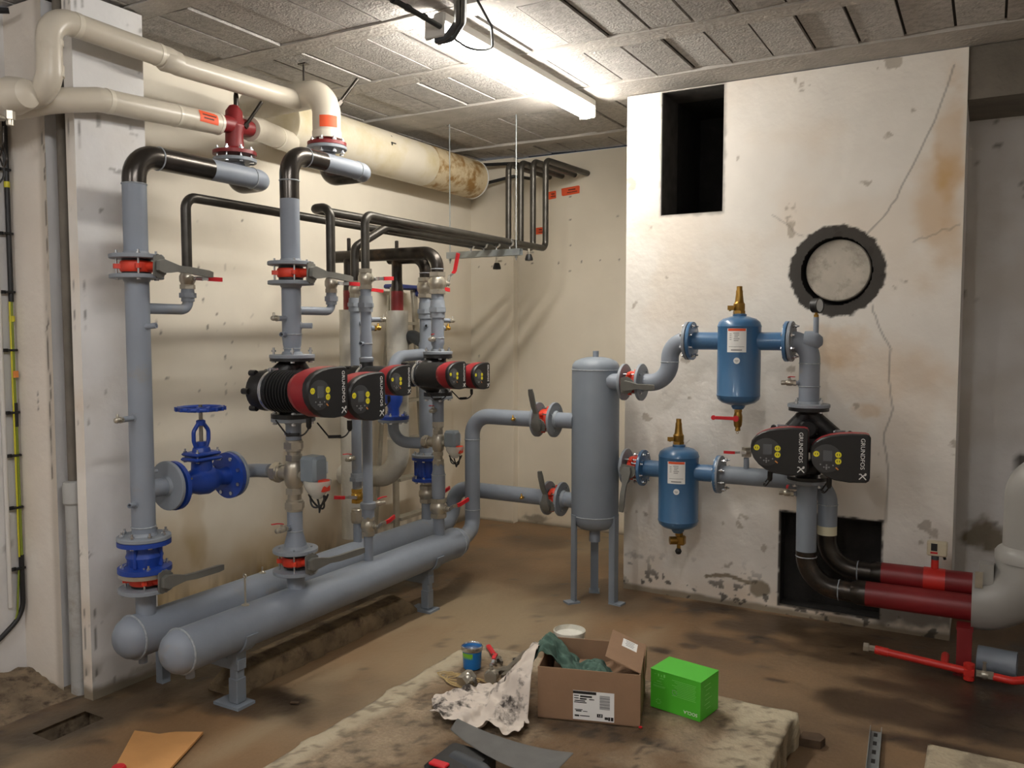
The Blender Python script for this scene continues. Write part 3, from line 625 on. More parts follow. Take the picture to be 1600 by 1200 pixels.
def pump_head(t, s, y, z, xf, ribs, back=-.10, M0=I4, plug=True):
    """motor with its control box; face at local x = xf"""
    H = M0 @ T(0, y, z); R = .086*s if s > .9 else .066
    b = MB(); x0 = back; 
    b.lathe([(R*.55, x0), (R*.95, x0+.008), (R*1.0, x0+.05), (R*.9, x0+.07), (R*.78, x0+.075)], H @ YZX, 28)
    for k in range(6): a = 2*PI*k/6; b.lathe([(.013*s, x0-.004), (.013*s, x0+.03)], H @ YZX @ T(R*.98*math.cos(a), R*.98*math.sin(a), 0), 8)
    b.build('volute_cover', M_PCAST, t)
    c = MB(); c.ring([(R*.80, x0+.076), (R*.98, x0+.078), (R*1.0, x0+.085), (R*.98, x0+.093), (R*.8, x0+.095)], H @ YZX, 30); c.box((x0+.085, 0, R*1.02), (.014, .05, .016), H, bev=.003); c.lathe([(.004, -.03), (.004, .03)], H @ T(x0+.085, 0, R*1.02) @ RX(PI/2), 8); c.build('clamp_band', M_ZINC, t)
    m = MB(); m.lathe([(R*.8, x0+.06), (R*.8, xf-.11*s)], H @ YZX, 26)
    x = x0+.112; n = 0
    while x < xf-.122*s:
        if ribs: m.lathe([(R*.8, x), (R*1.02, x+.002), (R*1.02, x+.006), (R*.8, x+.008)], H @ YZX, 30)
        x += .0165
    if not ribs: m.lathe([(R*.8, x0+.1), (R*1.0, x0+.11), (R*1.04, xf-.09*s)], H @ YZX, 30)
    m.build('motor', M_PBLK, t)
    f = [(a*s, b_*s) for a, b_ in FACE]; big = [(a*1.0, b_*1.0) for a, b_ in f]
    r = MB(); r.prism([(a*.90, b_*.90) for a, b_ in f], xf-.118*s, xf-.092*s, H @ YZX, scale1=1.1); r.prism([(a*.995, b_*.995) for a, b_ in f], xf-.092*s, xf-.028*s, H @ YZX); r.build('control_box', M_PRED, t)
    k = MB(); k.prism(f, xf-.028*s, xf-.008*s, H @ YZX); k.prism(f, xf-.008*s, xf, H @ YZX, scale1=.955); cap = k.build('front_cover', M_PBLK, t)
    # vertical grille line at the right, display and buttons
    D = H @ YZX @ T(-.052*s, -.004*s, xf)
    d = MB(); d.lathe([(.060*s, 0), (.060*s, .0008), (.055*s, .0016), (.0, .0016)], D, 40); disp = d.build('display_panel', M_PDISP, cap)
    l = MB(); l.box((.004*s, .012*s, .0020), (.036*s, .046*s, .0008), D); l.build('screen', M_LCD, cap)
    for nm, (yy, zz) in (('status_button', (-.041, .018)), ('status_button', (.046, .018)), ('status_button', (.046, -.010))):
        q = MB(); q.ring([(.0065*s, .0016), (.0125*s, .0016), (.0125*s, .0026), (.0065*s, .0026)], D @ T(yy*s, zz*s, 0), 18); q.box((0, 0, .0022), (.006*s, .012*s, .0012), D @ T(yy*s, zz*s, 0)); q.build(nm, M_YEL, cap)
    q = MB()
    for yy, zz in ((-.024, -.026), (.026, -.028), (0, -.028), (0, -.044), (-.01, -.037), (.01, -.037)): q.lathe([(.0032*s, .0016), (.0032*s, .0024)], D @ T(yy*s, zz*s, 0), 10)
    q.box((0, -.037*s, .002), (.008*s, .006*s, .001), D); q.build('keypad', M_DOT, cap)
    q = MB(); q.box((0, 0, .002), (.014*s, .005*s, .001), D @ T(.042*s, -.041*s, 0) @ RZ(-.7)); q.build('amber_mark', M_AMB, cap)
    tx = text_mesh('GRUNDFOS', .0235*s, M_WHITE); put(tx, 'lettering', cap, H @ YZX @ T(.088*s, .022*s, xf+.0004) @ RZ(-PI/2) @ Matrix.Scale(1.05, 4, (1, 0, 0)))
    if s not in _logo: _logo[s] = logo_mesh(s*1.15)
    put(_logo[s], 'logo', cap, H @ YZX @ T(.090*s, -.072*s, xf+.0004))
    if plug:
        g = MB(); g.lathe([(.011*s, 0), (.011*s, -.035*s), (.006*s, -.045*s)], H @ T(xf-.07*s, -.04*s, -.098*s), 12); g.build('cable_gland', M_BLK, t)
        g = MB(); g.tube(bend([(xf-.07*s, -.04*s, -.14*s), (xf-.08*s, -.06*s, -.17*s), (xf-.16*s, -.07*s, -.15*s-.02), (xf-.26*s, -.03*s, -.12*s)], .03), .0035, 8, M=H); g.tube([(xf-.16*s, -.07*s, -.17*s), (xf-.1*s, -.065*s, -.165*s)], .007*s, 8, M=H); g.build('sensor_cable', M_CAB, t)
def pump_body(t, s, h, offs, z0, bore=.036, back=-.1, flg=True, rz=0):
    """casting between the two flanges, feeding one or two volutes"""
    b = MB(); M = RZ(-rz) if rz else I4
    if flg:
        R = .093 if s > .9 else .078
        for sg in (1, -1): b.lathe([(bore*.8, sg*h), (R, sg*h), (R, sg*(h-.018)), (R*.62, sg*(h-.02)), (bore*1.35, sg*(h-.035))], M, 28)
    else:
        for sg in (1, -1): b.lathe([(bore*1.3, sg*h), (bore*1.35, sg*(h-.03)), (bore*1.0, sg*(h-.04))], M, 20)
    for y in offs:
        for sg in (1, -1):
            b.tube(bend([(0, 0, sg*(h-.02)), (-.005, y*.25, sg*h*.62), (back*.45, y*.95, z0*.8+sg*h*.12)], .05, 6), bore*1.2, 16)
    if len(offs) > 1: b.box((back*.3, 0, 0), (.06, abs(offs[1]-offs[0])*.7, h*.5), bev=.02); b.lathe([(h*.26, -.06), (h*.26, .035), (h*.2, .045)], T(0, 0, h*.42) @ YZX, 20)
    b.build('pump_casting', M_PCAST, t)
def pump(label, p, s, h, heads, xf, ribs, rz=0, flg=True, bore=.036, back=-.10, nb=4):
    t = thing('circulator_pump', label, 'pump', T(*p) @ RZ(rz)); pump_body(t, s, h, [y for y, z in heads], 0, bore, back, flg)
    for y, z in heads: pump_head(t, s, y, z, xf, ribs, back)
    if flg:
        me = bolt_mesh(.038, .0095); R = .076 if s > .9 else .062
        for sg in (1, -1):
            for k in range(nb): put(me, 'bolt', t, T(0, 0, sg*(h+.002)) @ RZ(PI/nb+2*PI*k/nb) @ T(R, 0, 0))
    return t

# ---- three-way valve with motor actuator
def mix_valve(label, p, branch, s=1.0, bagrot=0):
    t = thing('mixing_valve', label, 'valve', T(*p)); b = MB(); r = .030*s
    for z in (-.135*s, .125*s): union(b, z, r, .05*s)
    b.lathe([(r, -.115*s), (r*.95, -.06*s), (r*1.25, -.045*s), (r*1.45, -.02*s), (r*1.45, .03*s), (r*1.25, .05*s), (r*.95, .06*s), (r, .10*s)], None, 22)
    b.hexa(r*1.25, -.085*s, -.06*s); b.hexa(r*1.2, .06*s, .085*s)
    Mb = axM((0, 0, 0), branch); b.lathe([(r*1.1, 0), (r*1.0, .07*s)], Mb, 20); union(b, .095*s, r*1.05, .05*s, Mb); b.build('valve_body', M_NICK, t)
    A = Vector(branch)*-1; Ma = axM((0, 0, 0), A, (0, 0, 1)); n = MB(); n.lathe([(.02*s, .03*s), (.02*s, .075*s)], Ma, 14); n.build('actuator_neck', M_NICK, t)
    a = MB(); a.box((.03*s, 0, .108*s), (.115*s, .085*s, .09*s), Ma, bev=.012); act = a.build('actuator', M_ACT, t)
    a = MB(); a.box((.035*s, -.0432*s, .14*s), (.05*s, .001, .022*s), Ma); a.build('type_label', M_WHITE, act)
    a = MB(); a.box((-.035*s, 0, .165*s), (.05*s, .045*s, .035*s), Ma, bev=.004); a.build('terminal_block', M_ORG, act)
    g = MB(); vs = []; fs = []
    nn = 16
    for j in range(7):
        zz = -.015-.013*j
        for k in range(nn):
            an = 2*PI*k/nn; q = 1+.12*noise.noise(Vector((math.cos(an)*2, math.sin(an)*2, j*.7+s))); rr_ = (.062-.0035*j*j*.35)*s*q; vs.append((zz*s+.0, rr_*.85*math.cos(an), .128*s+rr_*math.sin(an)))
    for j in range(6):
        for k in range(nn): k2 = (k+1) % nn; fs.append((j*nn+k, j*nn+k2, (j+1)*nn+k2, (j+1)*nn+k))
    fs.append(tuple(6*nn+k for k in range(nn))); g.add(vs, fs, 0, Ma); g.build('plastic_bag', M_BAG, act)
    c = MB()
    for q in range(3):
        P = []
        for k in range(13): u = k/12; P.append((-.075*s-(.055+.01*q)*s*math.sin(PI*u), (.02*math.sin(q*2+u*5))*s, (.09+.08*u+.006*q)*s))
        c.tube(P, .0042*s, 8, M=Ma)
    c.build('cable_loop', M_CAB, act); return t

# ================================================================== THE TWO MANIFOLDS AND THEIR STAND
XF, XR = -2.58, -2.86
X_, Y_, Z_ = Vector((1, 0, 0)), Vector((0, 1, 0)), Vector((0, 0, 1))
def manifold(label, x, y0, y1, tail, rt_, extra):
    R = Run('manifold_pipe', label, 'pipe', (x, (y0+y1)/2, .22)); b = MB(); r = .084; z = .31
    b.lathe([(0, y0-.062), (.03, y0-.058), (.055, y0-.046), (.074, y0-.026), (.083, y0-.004), (r, y0+.01), (r, y1), (.078, y1+.04), (.058, y1+.075), (rt_, y1+.095)], axM((x, 0, z), (0, 1, 0)), 40)
    R.part(b, 'header_pipe', M_GREY)
    for rr__, tr, yy__ in ((r+.001, .0045, y0+.006), (r, .003, y1)):
        w_ = MB(); w_.torus(rr__, tr, axM((x, yy__, z), Y_), 60, 6); R.part(w_, 'weld_seam', M_WELDG)
    R.cyl((x, y0+.05, z-.07), (x, y0+.05, z-.115), .017, 'drain_stub')
    for yy in extra: R.cyl((x+.01, yy, z+.078), (x+.01, yy, z+.090), .016, 'drain_stub')
    R.pipe(tail, rt_, .115, [M_GREY], name='outlet_pipe', n=10); return R
# front manifold: ends in the riser that feeds the upper pipe to the tank
RF = manifold('long grey manifold pipe nearest the camera, low above the floor', XF, 2.035, 3.88, [(XF, 3.955, .31), (XF-.03, 4.06, .315), (-2.645, 4.18, .33), (-2.645, 4.18, 1.0), (-2.13, 4.18, 1.0)], .045, ())
RR = manifold('long grey manifold pipe behind the front one, along the left wall', XR, 2.04, 4.04, [(XR, 4.13, .31), (XR+.01, 4.28, .32), (XR+.01, 4.28, .535), (-2.13, 4.28, .535)], .046, ())
for R, y, z, xx in ((RF, 4.18, 1.0, -2.195), (RR, 4.28, .535, -2.18)): pass
for z, y in ((.44, 4.18), (.86, 4.18)):
    w_ = MB(); w_.torus(.0455, .003, axM((-2.645, y, z), Z_), 24, 6); RF.part(w_, 'weld_seam', M_WELDG)
RF.flange((-2.205, 4.18, 1.0), X_, .098, hub=.046, side=-1); RR.flange((-2.19, 4.28, .535), X_, .098, hub=.046, side=-1)
RF.pocket((-2.33, 4.14, 1.0), (0.2, -1, .05), .022, .009, M_GOLD); RR.pocket((-2.33, 4.24, .535), (.2, -1, .05), .022, .009, M_GOLD)
# eyebolts on the manifolds
for x, y, z, lab, h in ((XF, 2.36, .394, 'small threaded eye rod standing on the front manifold', .115), (XR, 2.72, .394, 'small rusty bolt head on top of the rear manifold', .03)):
    b = MB(); b.lathe([(.016, 0), (.016, .004), (.009, .006), (.004, .012), (.004, h)], None, 12)
    if h > .05: b.torus(.008, .003, T(0, 0, h+.006) @ RX(PI/2), 14, 6)
    o = b.build('eye_rod', M_NICK, None, T(x, y, z-.002)); tag(o, lab, 'rod')
# H-frame supports
def support(y, label):
    t = thing('pipe_support', label, 'support', (XF, y, 0)); b = MB(); b.box((-.02, 0, .006), (.14, .09, .012)); b.build('base_plate', M_GREY2, t)
    b = MB(); b.box((0, 0, .10), (.042, .042, .18), bev=.004); b.build('post', M_GREY2, t)
    b = MB(); b.box((0, 0, .065), (.049, .049, .10), bev=.003); b.build('post_sleeve', M_GREY2, t)
    b = MB(); b.box((-.22, 0, .172), (.50, .045, .045), bev=.003); b.build('cross_beam', M_GREY2, t)
    for x in (0, XR-XF):
        b = MB()
        P = [(.094*math.cos(a), .094*math.sin(a)) for a in [PI*1.02+PI*.96*k/16 for k in range(17)]]; Q = [(.086*math.cos(a), .086*math.sin(a)) for a in [PI*1.98-PI*.96*k/16 for k in range(17)]]
        b.prism(P+Q, -.03, .03, T(x, 0, .31) @ Matrix(((1, 0, 0, 0), (0, 0, 1, 0), (0, 1, 0, 0), (0, 0, 0, 1)))); b.box((x, 0, .205), (.05, .05, .06)); b.build('saddle', M_GREY2, t)
    b = MB(); b.box((-.45, 0, .08), (.04, .04, .16)); b.build('rear_post', M_GREY2, t)
support(2.31, 'grey steel stand under the near end of the manifolds'); support(3.62, 'grey steel stand under the far end of the manifolds')
# kerb of old concrete under them
cbm = MB(); N_ = 60; vs = []; fs = []
for i in range(N_+1):
    y = 2.35+1.22*i/N_; e = min(1, i/4, (N_-i)/4)
    for j, (xx, zz) in enumerate(((-2.80, 0), (-2.795, .07), (-2.77, .095), (-2.70, .10), (-2.655, .09), (-2.635, .05), (-2.63, 0))):
        q = noise.noise(Vector((xx*20, y*14, zz*20)))*.014; vs.append((xx+q+(.02*(1-e) if j > 3 else 0), y, max(-.002, zz*(.35+.65*e)+q*.6)))
for i in range(N_):
    for j in range(6): q = i*7+j; fs.append((q, q+7, q+8, q+1))
fs += [tuple(range(7)), tuple(N_*7+k for k in range(6, -1, -1))]
cbm.add(vs, fs); o = cbm.build('concrete_kerb', M_CURB); tag(o, 'low broken concrete kerb lying on the floor under the manifolds', 'kerb')

# ================================================================== RISER 1 (rear manifold, nearest)
y1 = 2.11
def c1(p): return 1 if (p.z > 2.05 and p.y < 2.47) or (p.z > 2.09 and p.x < XR-.02 and p.z < 2.25) else 0
R = Run('steel_riser', 'tall grey riser nearest the left edge, with branch pipe and stop valve flange', 'pipe', (XR, y1, .394))
R.pipe([(XR, y1, .37), (XR, y1, .485)], .038, name='lower_neck')
R.flange((XR, y1, .489), Z_, .1, hub=.04, side=-1)
R.flange((XR, y1, .693), Z_, .1, hub=.046, side=1)
R.pipe([(XR, y1, .69), (XR, y1, 1.70)], .0445, name='riser_pipe', welds=[((XR, y1, .735), Z_, .0445)])
R.flange((XR, y1, 1.708), Z_, .098, hub=.046, side=-1)
R.pipe([(XR, y1, .877), (XR, 2.215, .877)], .036, name='valve_branch'); R.flange((XR, 2.225, .877), Y_, .1, hub=.038, side=-1)
R.pipe([(XR, y1+.03, 1.587), (XR, 2.345, 1.587), (XR, 2.345, 1.632)], .021, .035, name='bypass_branch', seg=16)
b = MB(); b.hexa(.034, 1.635, 1.655, T(XR, 2.345, 0)); b.lathe([(.026, 1.62), (.026, 1.635)], T(XR, 2.345, 0), 16); b.lathe([(.027, 1.655), (.025, 1.675)], T(XR, 2.345, 0), 16); R.part(b, 'pipe_union', M_FLG)
R.pocket((XR+.03, y1+.0, 1.515), (.9, .35, .1), .055, .011); R.pocket((XR+.01, y1-.04, 1.165), (.25, -1, .0), .06, .011, M_NICK); R.pocket((XR+.01, y1-.04, .83), (.25, -1, .03), .035, .010)
R.pocket((XR+.02, y1+.03, .95), (.5, .9, 0), .02, .007)
R2 = Run('steel_pipe', 'upper black and grey steel pipe leading off the nearest riser to the first red valve', 'pipe', (XR, y1, 1.79))
R2.flange((XR, y1, 1.784), Z_, .098, hub=.046, side=1)
R2.pipe([(XR, y1, 1.79), (XR, y1, 2.175), (XR, 2.79, 2.175), (-3.06, 2.79, 2.175), (-3.06, 2.79, 2.27)], .0445, [.095, .075, .06], [M_GREY, M_ELB], c1, welds=[((XR, y1, 2.06), Z_, .0445), ((XR, y1+.11, 2.175), Y_, .0445), ((XR, 2.70, 2.175), Y_, .0445)], n=10)
R2.flange((-3.06, 2.79, 2.285), Z_, .098, hub=.04, side=-1)
butterfly('red butterfly valve with grey lever high on the riser nearest the left edge', (XR, y1, 1.746), Z_, (1, .25, 0), (-.12, 1, -.06), r=.085, gap=.066, bore=.04)
butterfly('red butterfly valve low on the nearest riser, under the blue check valve', (XR, y1, .5275), Z_, (1, .1, 0), (.05, 1, -.03), r=.085, gap=.062, bore=.04)
# blue check valve
t = thing('check_valve', 'blue flanged check valve low on the riser nearest the left edge', 'valve', (XR, y1, .62)); b = MB()
b.lathe([(.036, -.06), (.1, -.06), (.1, -.042), (.06, -.038), (.062, -.02), (.07, 0), (.062, .022), (.06, .042), (.1, .046), (.1, .064), (.036, .064)], None, 32)
for k in range(4): b.box((.06, 0, .0), (.03, .012, .08), RZ(PI/2*k+.4), bev=.004)
b.build('valve_body', M_BLUE, t); b = MB(); b.ring([(.036, -.062), (.096, -.062), (.096, -.078), (.036, -.078)], None, 32); b.build('spacer_ring', M_NICK, t)
for k in range(8): put(bolt_mesh(.036), 'bolt', t, RZ(PI/8+PI/4*k) @ T(.082, 0, .066 if k % 2 else .066))
for k in range(4): put(bolt_mesh(.02), 'bolt', t, RZ(PI/4+PI/2*k+.3) @ T(.082, 0, -.051))
# blue gate valve
def globe_valve(label, M, L, fr, br, stem=True):
    """local X flow axis, local Z stem"""
    t = thing('stop_valve', label, 'valve', M); A = RY(PI/2); h = L/2; b = MB()
    b.lathe([(br*.6, -h), (fr, -h), (fr, -h+.018), (br*.95, -h+.022), (br*.9, -h+.06), (br*1.45, -.02), (br*1.55, .02), (br*1.3, .05), (br*.85, h*.55), (br*.85, h-.06), (br, h-.022), (fr, h-.018), (fr, h), (br*.6, h)], T(0, 0, -.004) @ A, 32)
    if stem: b.lathe([(br*1.15, 0), (br*1.05, br*2.0)], None, 24)
    b.build('valve_body', M_BLUE, t)
    me = bolt_mesh(.036, .009)
    for sg in (-1, 1):
        for k in range(8): put(me, 'bolt', t, T(sg*(h-.002), 0, -.004) @ A @ RZ(PI/8+PI/4*k) @ T(fr*.8, 0, 0))
    if stem:
        z0 = br*2.0; b = MB(); b.box((0, 0, z0+.009), (.135, .105, .016), bev=.006); b.box((0, 0, z0+.030), (.130, .10, .016), bev=.006); b.lathe([(.04, z0+.036), (.034, z0+.055), (.018, z0+.062), (.018, z0+.08)], None, 20); bo = b.build('bonnet', M_BLUE, t)
        for a in (-1, 1):
            for c_ in (-1, 1): put(bolt_mesh(.030, .008), 'bolt', bo, T(a*.052, c_*.038, z0+.02))
        y = MB()
        for sg in (-1, 1): y.tube(bend([(sg*.024, 0, z0+.05), (sg*.038, 0, z0+.085), (sg*.038, 0, z0+.125), (sg*.014, 0, z0+.155)], .03), .0085, 10)
        y.lathe([(.017, z0+.148), (.019, z0+.156), (.019, z0+.168), (.012, z0+.172)], None, 16); y.build('yoke', M_BLUE, t)
        s_ = MB(); s_.lathe([(.008, z0+.05), (.008, z0+.235)], None, 12); s_.build('stem', M_RAW, t)
        wz = z0+.215; hw = MB(); hw.torus(.088, .0095, T(0, 0, wz+.004), 40, 10)
        for k in range(4): hw.tube([(.0, 0, wz), (.045*math.cos(PI/2*k+.4), .045*math.sin(PI/2*k+.4), wz-.004), (.088*math.cos(PI/2*k+.4), .088*math.sin(PI/2*k+.4), wz+.002)], [.008, .007, .006], 8)
        hw.lathe([(.017, wz-.012), (.017, wz+.010)], None, 16)
        for k in range(16): hw.lathe([(.006, -.008), (.006, .008)], T(.097*math.cos(PI/8*k), .097*math.sin(PI/8*k), wz+.004), 8)
        hw.build('handwheel', M_BLUE, t)
    return t
globe_valve('big blue stop valve with handwheel beside the riser nearest the left edge', Matrix.Translation((XR, 2.395, .877)) @ RZ(PI/2), .30, .1, .040)
R = Run('steel_pipe', 'short grey pipe from the blue handwheel valve to the mixing valve', 'pipe', (XR, 2.58, .84))
R.flange((XR, 2.557, .877), Y_, .1, hub=.038, side=1); R.pipe([(XR, 2.56, .877), (XR, 2.645, .880), (XF-.14, 2.645, .888)], .030, .07, name='pipe')

# ================================================================== RISER 2 (front manifold) with the big twin pump
y2 = 2.645
R = Run('steel_riser', 'grey riser on the front manifold below the big twin pump', 'pipe', (XF, y2, .394))
R.pipe([(XF, y2, .37), (XF, y2, .46)], .038, name='lower_neck'); R.flange((XF, y2, .464), Z_, .096, hub=.04, side=-1); R.flange((XF, y2, .556), Z_, .096, hub=.05, side=1)
R.pipe([(XF, y2, .56), (XF, y2, .58), (XF, y2, .635), (XF, y2, .75)], .033, radii=[.048, .048, .033, .033], name='reducer_pipe', welds=[((XF, y2, .64), Z_, .033)])
R.pocket((XF, y2-.03, .66), (.1, -1, 0), .02, .011)
R.pipe([(XF, y2, 1.01), (XF, y2, 1.115)], .033, name='upper_neck'); R.flange((XF, y2, 1.122), Z_, .093, hub=.036, side=-1); R.pocket((XF, y2-.02, 1.066), (.3, -1, 0), .035, .009)
butterfly('red butterfly valve at the foot of the big twin pump riser, beside the front manifold', (XF, y2, .510), Z_, (1, -.1, .0), (.1, 1, .03), r=.082, gap=.062, bore=.036)
drain_cock('small brass drain valve with red lever under the big twin pump', (XF, y2-.052, .66), (.1, -1, 0), (-.3, -.8, .35))
mix_valve('brass mixing valve with grey actuator and plastic bag under the big twin pump', (XF, y2, .885), (-1, -.02, 0), 1.0)
pump('big black and red twin pump with two control boxes, hanging on the left wall side', (XF, y2, 1.260), 1.0, .130, [(-.11, -.008), (.135, -.042)], .30, True, back=-.085)
y2u = y2
def c2(p): return 1 if (p.z > 2.06 and p.y < 2.86) or (p.z > 2.16 and p.x < XF-.03 and p.z < 2.30) or (p.y > 3.06 and p.z < 2.245 and False) else 0
R = Run('steel_riser', 'grey riser on top of the big twin pump, with side stubs', 'pipe', (XF, y2, 1.38))
R.flange((XF, y2, 1.392), Z_, .095, hub=.04, side=1)
R.pipe([(XF, y2, 1.39), (XF, y2, 1.425), (XF, y2, 1.44), (XF, y2, 1.475), (XF, y2, 1.49), (XF, y2, 1.695)], .041, radii=[.034, .034, .038, .041, .0405, .0405], name='riser_pipe', welds=[((XF, y2, 1.485), Z_, .041), ((XF, y2, 1.425), Z_, .035)])
R.flange((XF, y2, 1.703), Z_, .096, hub=.042, side=-1)
R.pipe([(XF, y2+.03, 1.587), (XF, 2.895, 1.587), (XF, 2.895, 1.632)], .018, .035, name='bypass_branch', seg=16)
b = MB(); b.hexa(.031, 1.633, 1.655, T(XF, 2.895, 0)); b.lathe([(.024, 1.618), (.024, 1.633)], T(XF, 2.895, 0), 16); b.lathe([(.024, 1.655), (.022, 1.68)], T(XF, 2.895, 0), 16); R.part(b, 'pipe_union', M_FLG)
R.pocket((XF, y2-.035, 1.552), (.15, -1, 0), .055, .011, M_NICK); R.pocket((XF+.03, y2+.02, 1.522), (.9, .6, 0), .05, .012); R.pocket((XF+.0, y2-.035, 1.484), (.3, -1, .03), .04, .010)
R = Run('steel_pipe', 'upper black and grey steel pipe over the big twin pump', 'pipe', (XF, y2, 1.79))
R.flange((XF, y2, 1.784), Z_, .096, hub=.042, side=1)
R.pipe([(XF, y2, 1.79), (XF, y2, 2.245), (XF, 3.165, 2.245), (-2.835, 3.165, 2.245), (-2.835, 3.165, 2.36)], .0405, [.09, .07, .06], [M_GREY, M_ELB], c2, welds=[((XF, y2, 2.13), Z_, .0405), ((XF, y2+.1, 2.245), Y_, .0405), ((XF, 3.08, 2.245), Y_, .0405)], n=10)
R.flange((-2.835, 3.165, 2.388), Z_, .096, hub=.038, side=-1)
butterfly('red butterfly valve with grey lever on the riser above the big twin pump', (XF, y2, 1.744), Z_, (1, .2, 0), (-.1, 1, -.05), r=.082, gap=.062, bore=.036)

# ================================================================== RED VALVES AND INSULATED PIPES, TOP LEFT
def insulated(label, pts, r, R=.1, m=M_INS, bands=(), seg=28, caps=(), radii=None, name='insulated_pipe', labels=(), n=10):
    P = [Vector(p) for p in pts]; RR_ = Run(name, label, 'pipe', tuple(min(P, key=lambda q: q.z))); RR_.pipe(pts, r, R, [m], name='jacket', seg=seg, radii=radii, n=n)
    if bands:
        for p, a, wd in bands:
            b = MB(); b.ring([(r-.004, -wd/2), (r+.0018, -wd/2), (r+.0018, wd/2), (r-.004, wd/2)], axM(p, a), 32); RR_.part(b, 'joint_band', M_INSB)
    return RR_
XI = -3.05
I1 = insulated('cream insulated pipe, lower of the two running to the first red valve', [(XI-.17, 1.87, 2.34), (XI-.03, 1.93, 2.36), (XI, 2.10, 2.400), (XI, 2.69, 2.43)], .047, .09, bands=[((XI, 2.14, 2.403), Y_, .02), ((XI, 2.46, 2.418), Y_, .012), ((XI, 2.685, 2.43), Y_, .014)])
def wrap_label(run, c, ax, r, a0, a1, w_, m=M_ORLAB, txt=None, name='orange_sticker', xdir=None, txtrot=0):
    b = MB(); b.lathe([(r, -w_/2), (r, w_/2)], axM(c, ax, xdir), 14, a0=a0, a1=a1); o = run.part(b, name, m, label='orange paper sticker')
    if txt:
        b = MB()
        for i, (q0, q1, u) in enumerate(((.2, .75, .64), (.15, .9, .36))):
            am = a0+(a1-a0)*u; b.lathe([(r+.0006, -w_/2+w_*q0), (r+.0006, -w_/2+w_*q1)], axM(c, ax, xdir), 4, a0=am-.07, a1=am+.07)
        q = run.part(b, 'handwriting', M_LABT, parent=o)
    return o
wrap_label(I1, (XI, 2.60, 2.4255), Y_, .0482, -.75, .35, .10, txt=1, xdir=(1, 0, 0))
XU = -3.0
I2 = insulated('cream insulated pipe, upper one, running under the ceiling', [(-3.30, 1.85, 2.365), (XU+.01, 1.87, 2.36), (XU, 1.88, 2.64), (XU, 2.40, 2.63), (XU, 2.425, 2.615), (XU, 3.14, 2.632)], .045, .085, bands=[((XU, 1.88, 2.445), Z_, .04), ((XU, 1.88, 2.545), Z_, .02), ((XU, 1.985, 2.638), Y_, .02), ((XU, 2.34, 2.631), Y_, .016)])
b = MB(); b.lathe([(.02, -.045), (.040, -.042), (.0475, -.03), (.0475, .03), (.046, .045)], axM((XU, 2.395, 2.620), (0, 1, .05)), 30); I2.part(b, 'elbow_jacket', M_INS)
I3 = insulated('fat cream insulated pipe entering from the left edge of the picture', [(-3.52, 1.80, 2.355), (-3.10, 1.80, 2.350)], .066, .06)
b = MB(); b.lathe([(.067, -.004), (.068, 0), (.065, .012), (.058, .05), (.050, .075), (.02, .09), (0, .092)], axM((-3.10, 1.80, 2.35), (1, .12, .0)), 34); I3.part(b, 'end_cone', M_INS)
for x, z0 in ((-3.22, 2.29), (-3.075, 2.285)):
    b = MB(); b.hexa(.018, 0, .03); b.lathe([(.012, -.02), (.012, 0)], None, 12); b.lathe([(.010, 0), (.012, .05)], T(0, -.02, .0) @ RX(PI/2), 10)
    tag(b.build('tap', M_NICK, None, T(x, 1.77, z0-.03)), 'old tap under the fat insulated pipe, %s one' % ('left' if x < -3.1 else 'right'), 'tap')
# first red valve
t = thing('red_valve', 'dark red valve body with flange hanging on the lower insulated pipe', 'valve', (-3.06, 2.79, 2.31))
b = MB(); b.lathe([(.03, 0), (.098, 0), (.098, .016), (.06, .020), (.042, .035), (.040, .10), (.048, .125), (.048, .135), (.040, .145), (.038, .20), (.02, .225), (0, .232)], None, 32); b.build('valve_body', M_RPIPE, t)
b = MB(); b.lathe([(.036, -.09), (.040, -.03), (.040, .05), (.036, .10)], axM((0, 0, .135), (0, 1, .06)), 20); b.build('side_necks', M_RPIPE, t)
b = MB(); b.lathe([(.006, 0), (.008, .03), (.008, .15)], axM((.035, .03, .13), (.25, .45, .8)), 12); b.lathe([(.014, 0), (.014, .02)], axM((.035, .03, .13), (.25, .45, .8)), 6); b.build('lever', M_STEEL, t)
b = MB(); b.lathe([(.012, .22), (.012, .27), (.009, .29)], T(0, .015, 0), 12); b.build('spindle', M_STEEL, t)
for k in range(8): put(bolt_mesh(.048, .011), 'bolt', t, RZ(PI/8+PI/4*k) @ T(.08, 0, -.006))
# second red flange + insulated elbow
t2 = Run('insulated_pipe', 'cream insulated elbow with orange sticker above the second red flange', 'pipe', (-2.835, 3.165, 2.40))
b = MB(); b.lathe([(.03, 0), (.094, 0), (.094, .016), (.058, .02), (.046, .04)], T(-2.835, 3.165, 2.398), 32); t2.part(b, 'red_flange', M_RPIPE, label='dark red flange')
t2.pipe([(-2.835, 3.165, 2.435), (-2.835, 3.165, 2.66), (-3.36, 3.165, 2.655)], .068, .11, [M_INS], name='jacket', seg=30, n=12)
b = MB(); b.ring([(.05, 0), (.0705, 0), (.0705, .035), (.05, .035)], T(-2.835, 3.165, 2.432), 30); t2.part(b, 'joint_band', M_INSB)
wrap_label(t2, (-2.835, 3.165, 2.505), Z_, .0692, -1.35, -.05, .055, txt=None, xdir=(1, 0, 0))
for k in range(8): put(bolt_mesh(.048, .011), 'bolt', t2.t, T(0, 0, -.004) @ RZ(PI/8+PI/4*k) @ T(.077, 0, -.008+.004))
